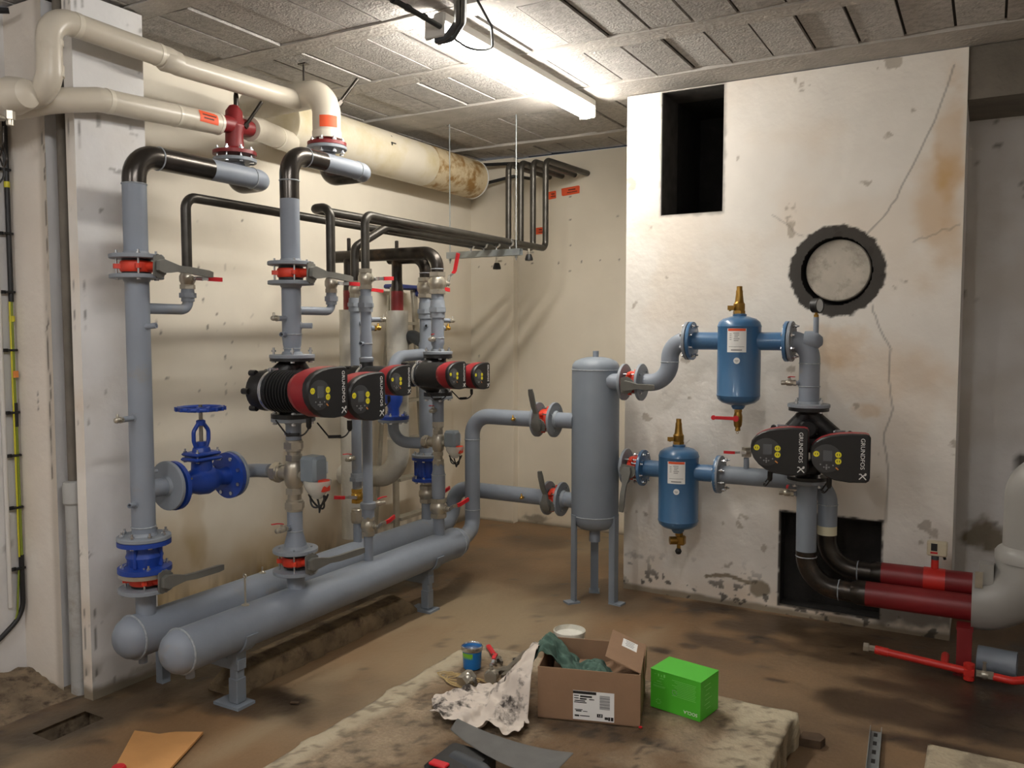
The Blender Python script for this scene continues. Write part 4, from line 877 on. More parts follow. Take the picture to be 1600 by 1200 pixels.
b = MB(); b.lathe([(.006, 0), (.009, .03), (.009, .17)], axM((-2.79, 3.20, 2.60), (.32, .62, .95)), 12); b.lathe([(.016, -.01), (.016, .02)], axM((-2.79, 3.20, 2.60), (.32, .62, .95)), 6); t2.part(b, 'lever', M_STEEL)
b = MB(); b.lathe([(.005, 0), (.005, .09)], T(-2.98, 3.165, 2.725), 10); b.box((-2.98, 3.165, 2.812), (.05, .03, .006)); tag(b.build('pipe_hanger', M_STEEL), 'dark hanger rod from the ceiling above the insulated elbow', 'hanger')
I4_ = insulated('cream insulated pipe from the first red valve back to the large duct', [(-3.06, 2.88, 2.45), (-3.10, 2.98, 2.47), (-3.33, 3.42, 2.52)], .056, .1, bands=[((-3.075, 2.91, 2.455), (0, 1, 0), .02), ((-3.22, 3.21, 2.495), (-.45, .88, .1), .02)])
# large duct
t = thing('ventilation_duct', 'large cream duct with brown stained end along the top of the left wall', 'duct', (-3.385, 4.4, 2.49))
A = lambda y: axM((-3.385-XL*0+3.385, y-4.4, 2.627-2.49), (0, 1, 0))
b = MB(); b.lathe([(.05, 0), (.134, 0), (.140, .004), (.140, 1.32)], A(3.41), 48); b.build('jacket', M_DUCT, t)
b = MB(); b.lathe([(.1405, 0), (.1405, .63)], A(4.73), 48); b.lathe([(.0, .61), (.130, .61)], A(4.73), 48); b.build('browned_jacket', M_DUCTB, t, ); 
b = MB(); b.ring([(.13, 0), (.1435, 0), (.1435, .012), (.13, .012)], A(5.352), 48); b.build('end_ring', M_WHITE, t)
b = MB(); b.lathe([(.1412, -.004), (.1412, .004)], A(4.24), 4, a0=.9-.0, a1=1.0); b.box((.135*1.0, -.17+.0, .0+.137+.035), (.012, .045, .006)); b.box((.137, -.188, .137+.028), (.012, .006, .02)); b.build('torn_mark', M_BLK, t)

# ================================================================== SMALL RISERS (3 to 6)
def uni(R, x, y, z, r, m=M_FLG, h=.04, name='pipe_union'):
    b = MB(); union(b, z, r, h, T(x, y, 0)); R.part(b, name, m)
def blackrow(label, pts, r=.0205, R=.05, welds=()):
    Q = Run('heating_pipe', label, 'pipe', tuple(min((Vector(p) for p in pts), key=lambda q: q.z))); Q.pipe(pts, r, R, [M_THIN], seg=16, welds=welds, n=7); return Q
ZR = 2.045; YV_ = 5.03; ZT = 2.635
xa, xb, xc, xd = -2.885, -2.79, -2.695, -2.60
Qa = blackrow('black heating pipe from the nearest small ball valve, rearmost of the hung row', [(XR, 2.345, 1.752), (XR, 2.345, ZR), (xa, 4.4, ZR), (xa, YV_, ZR), (xa, YV_, ZT), (xa-.03, 5.72, ZT+.02)])
Qb = blackrow('black heating pipe beside the twin pump riser that turns back into the hung row', [(XF, 2.895, 1.752), (XF, 2.895, ZR+.008), (xc, 2.895, ZR+.008), (xc, YV_, ZR+.008), (xc, YV_, ZT), (xc-.01, 5.72, ZT+.02)])
Qd = blackrow('black heating pipe with a slanted offset, second of the hung row from the wall', [(XR, 3.39, 1.76), (XR, 3.39, 1.93), (xb, 3.56, ZR), (xb, YV_, ZR), (xb, YV_, ZT), (xb-.02, 5.72, ZT+.02)], r=.022)
Qc = blackrow('black heating pipe above the single small pump, nearest of the hung row', [(XF, 3.135, 1.79), (XF, 3.135, ZR+.004), (xd, 3.3, ZR+.004), (xd, YV_, ZR+.004), (xd, YV_, ZT), (xd, 5.72, ZT+.02)])
# ball valves under them
ball_valve('nickel ball valve with red lever beside the nearest grey riser', (XR, 2.345, 1.713), Z_, (1, .05, 0), (0, 1, .0), 1.0)
ball_valve('nickel ball valve with red lever beside the twin pump riser', (XF, 2.895, 1.713), Z_, (1, .05, 0), (0, 1, 0), 1.0, bore=.019)
ball_valve('nickel ball valve with red lever above the single small pump', (XF, 3.135, 1.745), Z_, (1, .15, 0), (-.05, 1, .07), 1.05, hl=.095, L=.092, bore=.022)
ball_valve('nickel ball valve with red lever behind the one above the single small pump', (XR, 3.39, 1.715), Z_, (1, .1, 0), (0, 1, -.03), 1.0, hl=.12)
# riser 4 : front manifold, single threaded pump
y4 = 3.135
R = Run('steel_riser', 'slim grey riser from the front manifold up to the single small pump', 'pipe', (XF, y4, .394))
R.pipe([(XF, y4, .37), (XF, y4, .525)], .0225, name='lower_neck', seg=16); R.pipe([(XF, y4, .60), (XF, y4, .65), (XF, y4, .67), (XF, y4, 1.16)], .0245, radii=[.031, .031, .0245, .0245], seg=16, name='riser_pipe')
b = MB(); b.lathe([(.036, .645), (.038, .65), (.038, .672), (.034, .676)], T(XF, y4, 0), 20); R.part(b, 'collar', M_FLG)
ball_valve('nickel ball valve with red lever at the foot of the single small pump riser', (XF, y4, .560), Z_, (1, .1, 0), (.35, 1, .25), 1.1, hl=.085)
R = Run('steel_riser', 'slim grey riser between the single small pump and its upper ball valve', 'pipe', (XF, y4, 1.36))
R.pipe([(XF, y4, 1.365), (XF, y4, 1.405), (XF, y4, 1.43), (XF, y4, 1.475), (XF, y4, 1.49), (XF, y4, 1.70)], .028, radii=[.026, .028, .0285, .0285, .026, .026], seg=16, name='riser_pipe', welds=[((XF, y4, 1.44), Z_, .0285)])
b = MB(); b.hexa(.040, 1.612, 1.632, T(XF, y4, 0)); b.lathe([(.033, 1.59), (.033, 1.612)], T(XF, y4, 0), 18); b.lathe([(.034, 1.632), (.031, 1.665)], T(XF, y4, 0), 18); R.part(b, 'pipe_union', M_FLG)
b = MB(); b.lathe([(.031, 1.352), (.034, 1.356), (.034, 1.372), (.030, 1.376)], T(XF, y4, 0), 20); R.part(b, 'collar', M_FLG)
R.pocket((XF+.01, y4+.015, 1.553), (.3, 1, .02), .055, .012, M_NICK); R.pocket((XF+.01, y4+.015, 1.513), (.4, 1, .0), .022, .012, M_GOLD); R.pocket((XF, y4-.02, 1.44), (.2, -1, .0), .03, .010)
pump('small black and red pump with one control box, between the two twin pumps', (XF, y4, 1.268), .70, .085, [(-.015, .0)], .215, False, flg=False, bore=.024, back=-.09)
# riser 3 : rear manifold return
y3 = 3.388
R = Run('steel_riser', 'slim grey riser from the rear manifold just behind the single small pump riser', 'pipe', (XR, y3, .394))
R.pipe([(XR, y3, .37), (XR, y3, .495)], .0225, name='lower_neck', seg=16); R.pipe([(XR, y3, .67), (XR, y3, .71), (XR, y3, .73), (XR, y3, 1.66)], .0255, radii=[.0245, .0245, .0265, .0265], seg=16, name='riser_pipe')
b = MB(); b.hexa(.040, .715, .735, T(XR, y3, 0)); b.lathe([(.033, .735), (.033, .755)], T(XR, y3, 0), 18); R.part(b, 'pipe_union', M_FLG)
b = MB(); b.hexa(.040, 1.625, 1.645, T(XR, y3, 0)); b.lathe([(.033, 1.60), (.033, 1.625)], T(XR, y3, 0), 18); b.lathe([(.033, 1.645), (.03, 1.67)], T(XR, y3, 0), 18); R.part(b, 'pipe_union', M_FLG)
R.pocket((XR+.02, y3+.01, 1.54), (.9, .6, 0), .02, .010)
ball_valve('bright brass valve with red lever low on the slim rear riser', (XR, y3, .636), Z_, (.55, -1, 0), (-.9, -.6, .05), 1.0, m=M_GOLD, hl=.075, L=.075)
b = MB(); union(b, .53, .026, .075, T(0, 0, -.53)); tag(b.build('check_valve', M_NICK, None, T(XR, y3, .53)), 'nickel check valve at the very foot of the slim rear riser', 'valve')
drain_cock('small brass drain valve with red lever on the left of the slim rear riser', (XR, y3-.026, .838), (.1, -1, 0), (-.2, -1, .12))
drain_cock('tiny red-levered valve at the foot of the single small pump riser, facing right', (XF+.015, y4+.03, .66), (.2, 1, 0), (.2, .8, .4))
# riser 6 : front manifold, far twin pump
y6 = 3.732
R = Run('steel_riser', 'grey riser from the front manifold to the far mixing valve', 'pipe', (XF, y6, .394))
R.pipe([(XF, y6, .37), (XF, y6, .485)], .031, name='lower_neck'); R.pipe([(XF, y6, .59), (XF, y6, .62), (XF, y6, .72), (XF, y6, .745), (XF, y6, .78)], .033, radii=[.034, .037, .037, .032, .032], name='riser_pipe', welds=[((XF, y6, .72), Z_, .037)])
R.pipe([(XF, y6, 1.01), (XF, y6, 1.135)], .031, name='upper_neck'); R.flange((XF, y6, 1.142), Z_, .080, hub=.034, side=-1)
ball_valve('big nickel ball valve with red lever at the foot of the far twin pump riser', (XF, y6, .538), Z_, (1, -.1, 0), (.4, 1, .25), 1.25, bore=.025, hl=.11, lift=.02)
mix_valve('brass mixing valve with grey actuator and plastic bag under the far twin pump', (XF, y6, .895), (-1, -.02, 0), .82)
pump('small black and red twin pump with two control boxes, farthest along the left wall', (XF, y6, 1.262), .70, .110, [(-.135, .008), (.105, -.006)], .215, False, bore=.03, back=-.11)
R = Run('steel_riser', 'grey riser on top of the far twin pump', 'pipe', (XF, y6, 1.37))
R.flange((XF, y6, 1.382), Z_, .080, hub=.034, side=1)
R.pipe([(XF, y6, 1.38), (XF, y6, 1.415), (XF, y6, 1.43), (XF, y6, 1.455), (XF, y6, 1.47), (XF, y6, 1.705)], .035, radii=[.029, .029, .036, .036, .034, .034], name='riser_pipe', welds=[((XF, y6, 1.462), Z_, .036)])
b = MB(); b.hexa(.050, 1.60, 1.625, T(XF, y6, 0)); b.lathe([(.040, 1.57), (.041, 1.60)], T(XF, y6, 0), 20); b.lathe([(.041, 1.625), (.037, 1.665)], T(XF, y6, 0), 20); R.part(b, 'pipe_union', M_FLG)
R.pocket((XF+.01, y6+.02, 1.556), (.3, 1, 0), .055, .012, M_NICK); R.pocket((XF+.01, y6+.02, 1.515), (.35, 1, 0), .022, .012, M_GOLD)
drain_cock('little gold drain valve with red wheel lever above the far twin pump', (XF, y6-.034, 1.455), (.25, -1, 0), (.1, -.1, 1))
drain_cock('little drain valve with red lever just below the far twin pump', (XF, y6-.03, 1.075), (.25, -1, 0), (.1, -.5, .9))
ball_valve('nickel ball valve with upright red lever on the far twin pump riser', (XF, y6, 1.755), Z_, (.35, 1, 0), (.3, 0, 1), 1.3, bore=.024, hl=.13, L=.09, lift=.03)
def hdr(label, x, y, zb, zt, xd, xe, zd, rd):
    Q = Run('steel_header', label, 'pipe', (x, y, zb)); Q.pipe([(x, y, zb), (x, y, zt), (xe, y, zt+.004)], .034, .085, [M_STEEL], name='header_pipe', welds=[((x, y, zt-.09), Z_, .034)])
    Q.pipe([(xd, y, zt), (xd, y, zd+.10)], .031, name='drop_pipe', mats=[M_STEEL], cap=True); Q.pipe([(xd, y, zd+.12), (xd, y, zd-.02)], rd, name='painted_drop', mats=[M_RPIPE], label='dark red painted drop pipe')
    b = MB(); b.lathe([(.031, zd+.18), (rd, zd+.12)], T(xd, y, 0), 22); Q.part(b, 'reducer', M_STEEL)
    b = MB(); b.lathe([(.011, zt+.02), (.011, zt+.105), (.006, zt+.108)], T(xd, y, 0), 12); Q.part(b, 'vent_stub', M_STEEL); return Q
hdr('black steel header crossing from the far twin pump riser to the left insulated drop', XF, y6, 1.805, 1.920, -3.19, -3.30, 1.61, .035)
hdr('black steel header crossing behind to the right insulated drop', XR, 4.015, 1.80, 1.925, -3.066, -3.12, 1.615, .037)
insulated('white wrapped insulated pipe dropping behind the slim risers, left of two', [(-3.19, y6, 1.62), (-3.19, y6, .30)], .060, m=M_INSW)
D2 = insulated('white wrapped insulated pipe with an elbow low down, right of two', [(-3.066, 4.015, 1.62), (-3.066, 4.015, .62), (-3.50, 4.015, .60)], .064, .16, m=M_INSW, bands=[((-3.066, 4.015, .86), Z_, .015)])
wrap_label(D2, (-3.066, 4.015, 1.30), Z_, .0652, -1.6, -.9, .05, xdir=(1, 0, 0)); 
# riser 5
y5 = 4.012
R = Run('steel_riser', 'grey riser from the rear manifold behind the far twin pump', 'pipe', (XR, y5, .394))
R.pipe([(XR, y5, .37), (XR, y5, .485)], .030, name='lower_neck'); R.flange((XR, y5, .768), Z_, .085, hub=.04, side=1)
R.pipe([(XR, y5, .77), (XR, y5, 1.42), (XR, y5, 1.44), (XR, y5, 1.705)], .036, radii=[.040, .040, .034, .034], name='riser_pipe')
b = MB(); b.hexa(.050, 1.60, 1.625, T(XR, y5, 0)); b.lathe([(.040, 1.57), (.041, 1.60)], T(XR, y5, 0), 20); b.lathe([(.041, 1.625), (.037, 1.665)], T(XR, y5, 0), 20); R.part(b, 'pipe_union', M_FLG)
R.pocket((XR+.02, y5-.02, 1.53), (.6, -1, 0), .02, .010); R.pipe([(XR, y5, .60), (XR, y5, .615)], .036, name='spacer', mats=M_NICK)
ball_valve('nickel ball valve with red lever behind the far twin pump riser, upper one', (XR, y5, 1.75), Z_, (1, .2, 0), (.0, 1, -.06), 1.3, bore=.024, hl=.10, L=.09)
ball_valve('nickel ball valve with red lever behind the far twin pump riser, at the manifold', (XR, y5, .54), Z_, (1, .2, 0), (.4, 1, .12), 1.2, bore=.025, hl=.10)
t = thing('check_valve', 'small blue flanged check valve low behind the far mixing valve', 'valve', (XR, y5, .69)); b = MB()
b.lathe([(.03, -.07), (.085, -.07), (.085, -.054), (.052, -.05), (.06, 0), (.052, .05), (.085, .054), (.085, .070), (.03, .07)], None, 28)
for k in range(4): b.box((.058, 0, 0), (.03, .012, .09), RZ(PI/2*k+.4), bev=.004)
b.build('valve_body', M_BLUE, t)
for k in range(8): put(bolt_mesh(.03), 'bolt', t, RZ(PI/8+PI/4*k) @ T(.068, 0, .069)); put(bolt_mesh(.022), 'bolt', t, RZ(PI/8+PI/4*k) @ T(.068, 0, -.064))
# bypass with upright blue valve
R = Run('steel_pipe', 'grey bypass pipe looping from the far rear riser down to the far mixing valve', 'pipe', (XR, 3.71, .88))
R.pipe([(XR, y5-.02, 1.365), (XR, 3.70, 1.355), (XR, 3.70, 1.24)], .033, .09, name='upper_pipe'); R.flange((XR, 3.70, 1.005), Z_, .085, hub=.036, side=-1); R.pipe([(XR, 3.70, 1.0), (XR, 3.70, .885), (XF-.10, 3.73, .885)], .031, .085, name='lower_pipe')
globe_valve('blue flanged valve standing upright between the pump boxes and the far ladder', T(XR, 3.70, 1.13) @ RY(-PI/2) @ RZ(0), .235, .085, .034, stem=False)
R = Run('rubber_elbow', 'dark elbow joined to the back of the far rear riser', 'pipe', (-3.05, 4.07, 1.32)); R.pipe([(XR-.02, 4.03, 1.43), (-2.98, 4.05, 1.47), (-3.07, 4.07, 1.44), (-3.075, 4.07, 1.33)], .038, .05, [M_DGREY], name='elbow')

# ---- hanger rail under the pipe row
t = thing('hanger_rail', 'galvanised rail hung on two rods under the row of black pipes', 'rail', (-2.79, 4.55, 1.985)); b = MB()
b.box((0, 0, 0), (.54, .042, .004), T(0, 0, -.018)); b.box((0, -.020, 0), (.54, .003, .040)); b.box((0, .020, 0), (.54, .003, .040)); b.box((0, -.015, .019), (.54, .01, .003)); b.box((0, .015, .019), (.54, .01, .003)); b.build('channel', M_GALV, t)
for x in (-.255, .235):
    b = MB(); b.lathe([(.0035, -.05), (.0035, HC-1.985+.005)], T(x, 0, 0), 8); b.hexa(.009, -.035, -.022, T(x, 0, 0)); b.build('threaded_rod', M_GALV, t)
for x in (xa, xb, xc, xd):
    b = MB(); b.ring([(.0215, -.011), (.0245, -.011), (.0245, .011), (.0215, .011)], axM((x+2.79, 0, ZR-1.985), Y_), 20); b.lathe([(.005, .015), (.005, .04)], T(x+2.79, 0, 0), 8); b.build('pipe_clamp', M_ZINC, t)
for x, y, lab in ((-2.735, 4.62, 'black and brass drain plug under the hung pipe row, left one'), (xd+.01, 4.78, 'black and brass drain plug under the hung pipe row, right one')):
    b = MB(); b.lathe([(.008, 0), (.008, -.025)], None, 10); b.hexa(.015, -.035, -.02); b.box((.02, 0, -.025), (.03, .012, .012)); dpl = thing('drain_plug', lab, 'valve', (x, y, ZR-.018 if y > 4.7 else 1.966)); b.build('fitting', M_NICK, dpl)
    b = MB(); b.lathe([(.016, -.035), (.020, -.045), (.026, -.065), (.025, -.075), (.0, -.078)], None, 14); b.build('cap', M_BLK, dpl)
# cable stubs going into the back wall beside the duct
for z0, z1, lab in ((2.755, 2.755, 'upper of two black pipes running from the duct end to the back wall'), (2.615, 2.66, 'lower of two black pipes running from the duct end to the back wall')):
    Q = Run('black_pipe', lab, 'pipe', (-3.3, 5.5, z0)); Q.pipe([(-3.47, 5.35, z0), (-3.36, 5.5, z0), (-3.14, 5.56, z1), (-3.08, 5.71, z1+.0)], .012, .05, [M_BLK], seg=10)

# ================================================================== LOW-LOSS TANK
VX, VY = -1.876, 4.235
t = thing('separator_tank', 'tall grey cylindrical tank on three legs in the middle of the room', 'tank', (VX, VY, 0)); b = MB(); r = .131
b.lathe([(0, .395), (.045, .397), (.085, .408), (.115, .430), (.128, .455), (r, .475), (r, 1.295), (.128, 1.315), (.112, 1.335), (.08, 1.349), (.04, 1.357), (0, 1.358)], None, 56); b.build('tank_body', M_GREY2, t)
for z in (.482, 1.288): b = MB(); b.torus(r, .003, T(0, 0, z), 56, 6); b.build('weld_seam', M_WELDG, t)
b = MB(); b.lathe([(.016, 1.35), (.016, 1.39), (.012, 1.39)], None, 14); b.build('top_nipple', M_GREY, t)
b = MB(); b.lathe([(.030, .33), (.030, .40)], None, 16); b.build('bottom_nipple', M_GREY, t)
for a in (114, 234, 354):
    Q = RZ(math.radians(a)); b = MB(); b.box((r+.004, 0, .245), (.006, .045, .49), Q); b.box((r-.012, -.0195, .245), (.034, .006, .49), Q); b.box((r+.012, 0, .005), (.075, .06, .010), Q); b.build('leg', M_GREY2, t)
def nozzle(t, p, q, rr_): 
    b = MB(); b.tube([Vector(p)-Vector((VX, VY, 0)), Vector(q)-Vector((VX, VY, 0))], rr_, 22); b.build('nozzle', M_GREY, t)
Lt = t
def tfl(p, side, r=.098, m=M_FLG):
    b = MB(); M = axM(Vector(p)-Vector((VX, VY, 0)), X_)
    b.lathe([(.028, -.008), (r-.002, -.008), (r, -.006), (r, .006), (r-.002, .008), (.052, .008), (.046, .022), (.028, .022)] if side > 0 else [(.028, -.022), (.046, -.022), (.052, -.008), (r-.002, -.008), (r, -.006), (r, .006), (r-.002, .008), (.028, .008)], M, 32); b.build('flange', m, Lt)
nozzle(t, (VX-.1, 4.18, 1.003), (-2.085, 4.18, 1.003), .044); tfl((-2.10, 4.18, 1.003), 1)
nozzle(t, (VX-.1, 4.275, .538), (-2.085, 4.275, .538), .044); tfl((-2.10, 4.275, .538), 1)
nozzle(t, (VX+.1, 4.19, 1.227), (-1.70, 4.19, 1.227), .044); tfl((-1.688, 4.19, 1.227), -1)
nozzle(t, (VX+.1, 4.285, .757), (-1.72, 4.285, .757), .044); tfl((-1.712, 4.285, .757), -1)
butterfly('red butterfly valve with raised lever on the upper left pipe of the tank', (-2.153, 4.18, 1.002), X_, (.15, -1, -.28), (-.05, -.1, 1), r=.084, gap=.078, bore=.04, llen=.22, lift=-.03)
butterfly('red butterfly valve with raised lever on the lower left pipe of the tank', (-2.146, 4.278, .537), X_, (.15, -1, -.28), (-.05, -.1, 1), r=.084, gap=.068, bore=.04, llen=.22, lift=-.03)
butterfly('red butterfly valve with level lever on the upper right outlet of the tank', (-1.640, 4.19, 1.227), X_, (-.2, -1, -.1), (1, -.1, .0), r=.084, gap=.072, bore=.04, llen=.17)
butterfly('red butterfly valve with hanging lever on the lower right outlet of the tank', (-1.664, 4.285, .757), X_, (-.25, -1, -.05), (-.1, 0, -1), r=.084, gap=.072, bore=.04, llen=.22)

# ================================================================== AIR AND DIRT SEPARATORS
def separator(label, x, y, z0, z1, zp, lw, rw, vent_label, drain):
    t = thing('dirt_separator', label, 'separator', (x, y, z0-.04)); O = Vector((x, y, z0-.04)); b = MB(); r = .1075; zz = lambda z: z-(z0-.04)
    b.lathe([(0, zz(z0)), (.04, zz(z0)+.002), (.08, zz(z0)+.014), (.10, zz(z0)+.030), (.106, zz(z0)+.048), (r, zz(z0)+.052), (.1055, zz(z0)+.056), (.1055, zz(z1)-.056), (r, zz(z1)-.052), (.106, zz(z1)-.047), (.100, zz(z1)-.030), (.08, zz(z1)-.014), (.04, zz(z1)-.002), (0, zz(z1))], None, 56); b.build('vessel', M_SEP, t)
    b = MB(); b.lathe([(.034, zz(z1)-.01), (.034, zz(z1)+.008), (.026, zz(z1)+.012)], None, 20); b.build('top_boss', M_SEP, t)
    b = MB(); b.lathe([(.030, zz(z0)+.01), (.034, zz(z0)-.006), (.026, zz(z0)-.018)], None, 20); b.build('bottom_boss', M_SEP, t)
    for sg, w_ in ((-1, lw), (1, rw)):
        b = MB(); b.lathe([(.0445, .08), (.0445, w_)], axM((0, 0, zz(zp)), (sg, 0, 0)), 26); b.build('nozzle', M_SEP, t)
        b = MB(); b.lathe([(.03, w_-.003), (.055, w_-.003), (.060, w_), (.097, w_+.001), (.098, w_+.003), (.098, w_+.016), (.096, w_+.018), (.03, w_+.018)], axM((0, 0, zz(zp)), (sg, 0, 0)), 36); b.build('flange', M_SEP, t)
        for k in range(8): put(bolt_mesh(.038), 'bolt', t, axM((sg*(w_+.022), 0, zz(zp)), X_) @ RZ(PI/8+PI/4*k) @ T(.080, 0, 0))
    # plate facing the viewer's side of the room
    aF = math.atan2(-y, -x); a0 = aF-.42; a1 = aF+.20
    P = lambda q, zc, h, wd, m, nm, rr_, par: (lambda bb: (bb.lathe([(rr_, zc-h/2), (rr_, zc+h/2)], None, 14, a0=q-wd/2, a1=q+wd/2), bb.build(nm, m, par))[1])(MB())
    ac = aF-.12; pl = P(ac, zz(zp)+.03-.035+.01, .116, .88, M_WHITE, 'rating_plate', .1062, t)
    P(ac, zz(zp)+.0565, .012, .80, M_ORLAB, 'plate_heading', .1066, pl)
    for k in range(5): P(ac-.02+.02*(k % 2), zz(zp)+.040-.009*k, .0035, .26-.05*(k % 3), M_PRINTG, 'plate_line', .1066, pl)
    for k in range(4): P(ac-.28, zz(zp)+.036-.009*k, .003, .10, M_PRINTG, 'plate_line', .1066, pl)
    P(ac+.0, zz(zp)-.026, .002, .7, M_PRINTG, 'plate_line', .1066, pl); P(ac, zz(zp)-.042, .006, .5, M_PRINTG, 'plate_line', .1066, pl)
    b = MB(); an = ac+.02; b.lathe([(0, .0), (.0155, 0), (.0155, .002), (0, .002)], axM((.1058*math.cos(an), .1058*math.sin(an), zz(zp)-.094), (math.cos(an), math.sin(an), 0)), 22); rs = b.build('round_sticker', M_WHITE, t)
    b = MB(); b.box((0, 0, .0025), (.018, .003, .0006), axM((.1058*math.cos(an), .1058*math.sin(an), zz(zp)-.094), (math.cos(an), math.sin(an), 0), (-math.sin(an), math.cos(an), 0))); b.box((0, -.006, .0025), (.010, .002, .0006), axM((.1058*math.cos(an), .1058*math.sin(an), zz(zp)-.094), (math.cos(an), math.sin(an), 0), (-math.sin(an), math.cos(an), 0))); b.build('sticker_print', M_PRINTG, rs)
    # brass automatic air vent
    v = thing('air_vent', vent_label, 'valve', (x-.003, y, z1+.010)); b = MB(); b.hexa(.030, 0, .016); b.lathe([(.026, .016), (.028, .022), (.028, .050), (.024, .054), (.021, .062), (.017, .10), (.017, .112), (.014, .120), (.014, .136), (.006, .138)], None, 24); b.build('body', M_BRASS, v)
    b = MB(); b.lathe([(.010, .02), (.010, .045)], axM((0, 0, .028), (-1, -.55, 0)), 10); b.box((-.042, -.022, .030), (.030, .008, .022), RZ(.3)); b.lathe([(.012, .040), (.012, .050)], axM((0, 0, .026), (-1, -.55, 0)), 6); b.build('test_cock', M_BRASS, v)
    return t
separator('blue dirt separator vessel on the upper line, left of the pressure gauge', -1.080, 4.19, 1.128, 1.574, 1.449, .232, .222, 'brass air vent on top of the upper blue separator', 1)
separator('blue dirt separator vessel on the lower line beside the grey tank', -1.414, 4.285, .442, .888, .757, .190, .205, 'brass air vent on top of the lower blue separator', 2)
t = thing('drain_valve', 'brass drain valve with long red lever under the upper blue separator', 'valve', (-1.080, 4.19, 1.02)); b = MB(); b.hexa(.020, .075, .095); b.lathe([(.016, .0), (.020, .01), (.022, .03), (.022, .055), (.017, .075)], None, 18); b.lathe([(.012, .0), (.012, .035)], axM((0, 0, .045), (0, -1, 0)), 12); b.lathe([(.012, -.02), (.014, -.018), (.012, .002)], None, 14); b.build('valve_body', M_BRASS, t)
b = MB(); b.box((-.055, -.040, .045), (.115, .005, .017), bev=.002); b.lathe([(.012, 0), (.012, .008)], axM((-.112, -.036, .045), (0, -1, 0)), 14); b.lathe([(.015, 0), (.015, .008)], axM((0, -.036, .045), (0, -1, 0)), 14); b.build('lever', M_RED, t)
b = MB(); b.torus(.006, .0012, T(-.002, 0, -.028) @ RX(PI/2), 12, 5); b.build('chain_ring', M_BRASS, t)
t = thing('drain_valve', 'brass drain valve with black ball outlet under the lower blue separator', 'valve', (-1.408, 4.285, .33)); b = MB(); b.hexa(.022, .078, .10); b.box((.012, 0, .055), (.045, .04, .05), bev=.006); b.lathe([(.018, 0), (.022, .01), (.022, .05)], axM((0, 0, .052), (-1, -.6, 0)), 14); b.lathe([(.011, 0), (.011, .045)], T(.0, 0, .0), 12); b.build('valve_body', M_BRASS, t)
b = MB(); b.lathe([(0, -.018), (.012, -.014), (.018, 0), (.012, .014), (0, .018)], T(0, -.006, -.005), 16); b.lathe([(.009, 0), (.004, .004)], axM((0, -.022, -.005), (0, -1, 0)), 12); b.build('ball_cap', M_BLK, t)

# ---- upper line: S bend, elbow, gauge, pump
R = Run('steel_pipe', 'grey S-bend pipe rising from the tank to the upper blue separator', 'pipe', (-1.55, 4.19, 1.227))
R.flange((-1.592, 4.19, 1.229), X_, .098, hub=.046, side=1); R.pipe([(-1.59, 4.19, 1.229), (-1.437, 4.19, 1.229), (-1.437, 4.19, 1.449), (-1.345, 4.19, 1.449)], .0455, .108, name='bent_pipe', n=10, welds=[((-1.437, 4.19, 1.339), Z_, .0455)]); R.flange((-1.342, 4.19, 1.449), X_, .098, hub=.046, side=-1)
R = Run('steel_pipe', 'grey elbow pipe from the upper blue separator down to the right twin pump', 'pipe', (-.742, 4.19, 1.14))
R.flange((-.828, 4.19, 1.449), X_, .098, hub=.046, side=1); R.pipe([(-.83, 4.19, 1.452), (-.742, 4.19, 1.452), (-.742, 4.19, 1.150)], .0475, .088, name='elbow_pipe', n=10, seg=28, welds=[((-.742, 4.19, 1.345), Z_, .0475), ((-.742, 4.19, 1.235), Z_, .049)])
b = MB(); b.lathe([(0, .052), (.02, .048), (.038, .028), (.0475, .0), (.0475, -.03)], axM((-.735, 4.19, 1.452), (1, 0, 0)), 26); R.part(b, 'end_cap', M_GREY)
R.cyl((-.717, 4.19, 1.48), (-.717, 4.19, 1.565), .013, 'gauge_stub'); R.flange((-.742, 4.19, 1.143), Z_, .098, hub=.05, side=1); R.pocket((-.785, 4.18, 1.25), (-1, -.2, 0), .02, .010)
drain_cock('small brass drain valve with red lever left of the pipe above the right twin pump', (-.800, 4.178, 1.25), (-1, -.15, 0), (.3, -.4, 1), s=1.1)
t = thing('pressure_gauge', 'black pressure gauge on the grey elbow under the round wall hole', 'gauge', (-.717, 4.19, 1.565)); b = MB(); b.lathe([(.012, 0), (.012, .012), (.007, .014), (.007, .025)], None, 12); b.build('stem', M_BRASS, t)
G = axM((0, 0, .055), (.93, -.38, 0)); b = MB(); b.lathe([(.030, -.020), (.034, -.016), (.034, .012), (.036, .014), (.036, .019), (.031, .019), (.031, .016), (0, .016)], G, 30); b.build('case', M_BLK, t); b = MB(); b.lathe([(.0305, .0165), (0, .0168)], G, 26); b.build('dial', M_GLASS, t)
pump('large black and red twin pump with two control boxes in front of the right wall', (-.742, 4.19, .960), 1.05, .176, [(-.115, -.006), (.142, -.022)], .30, True, rz=-PI/2+.15, back=-.01)
b = None
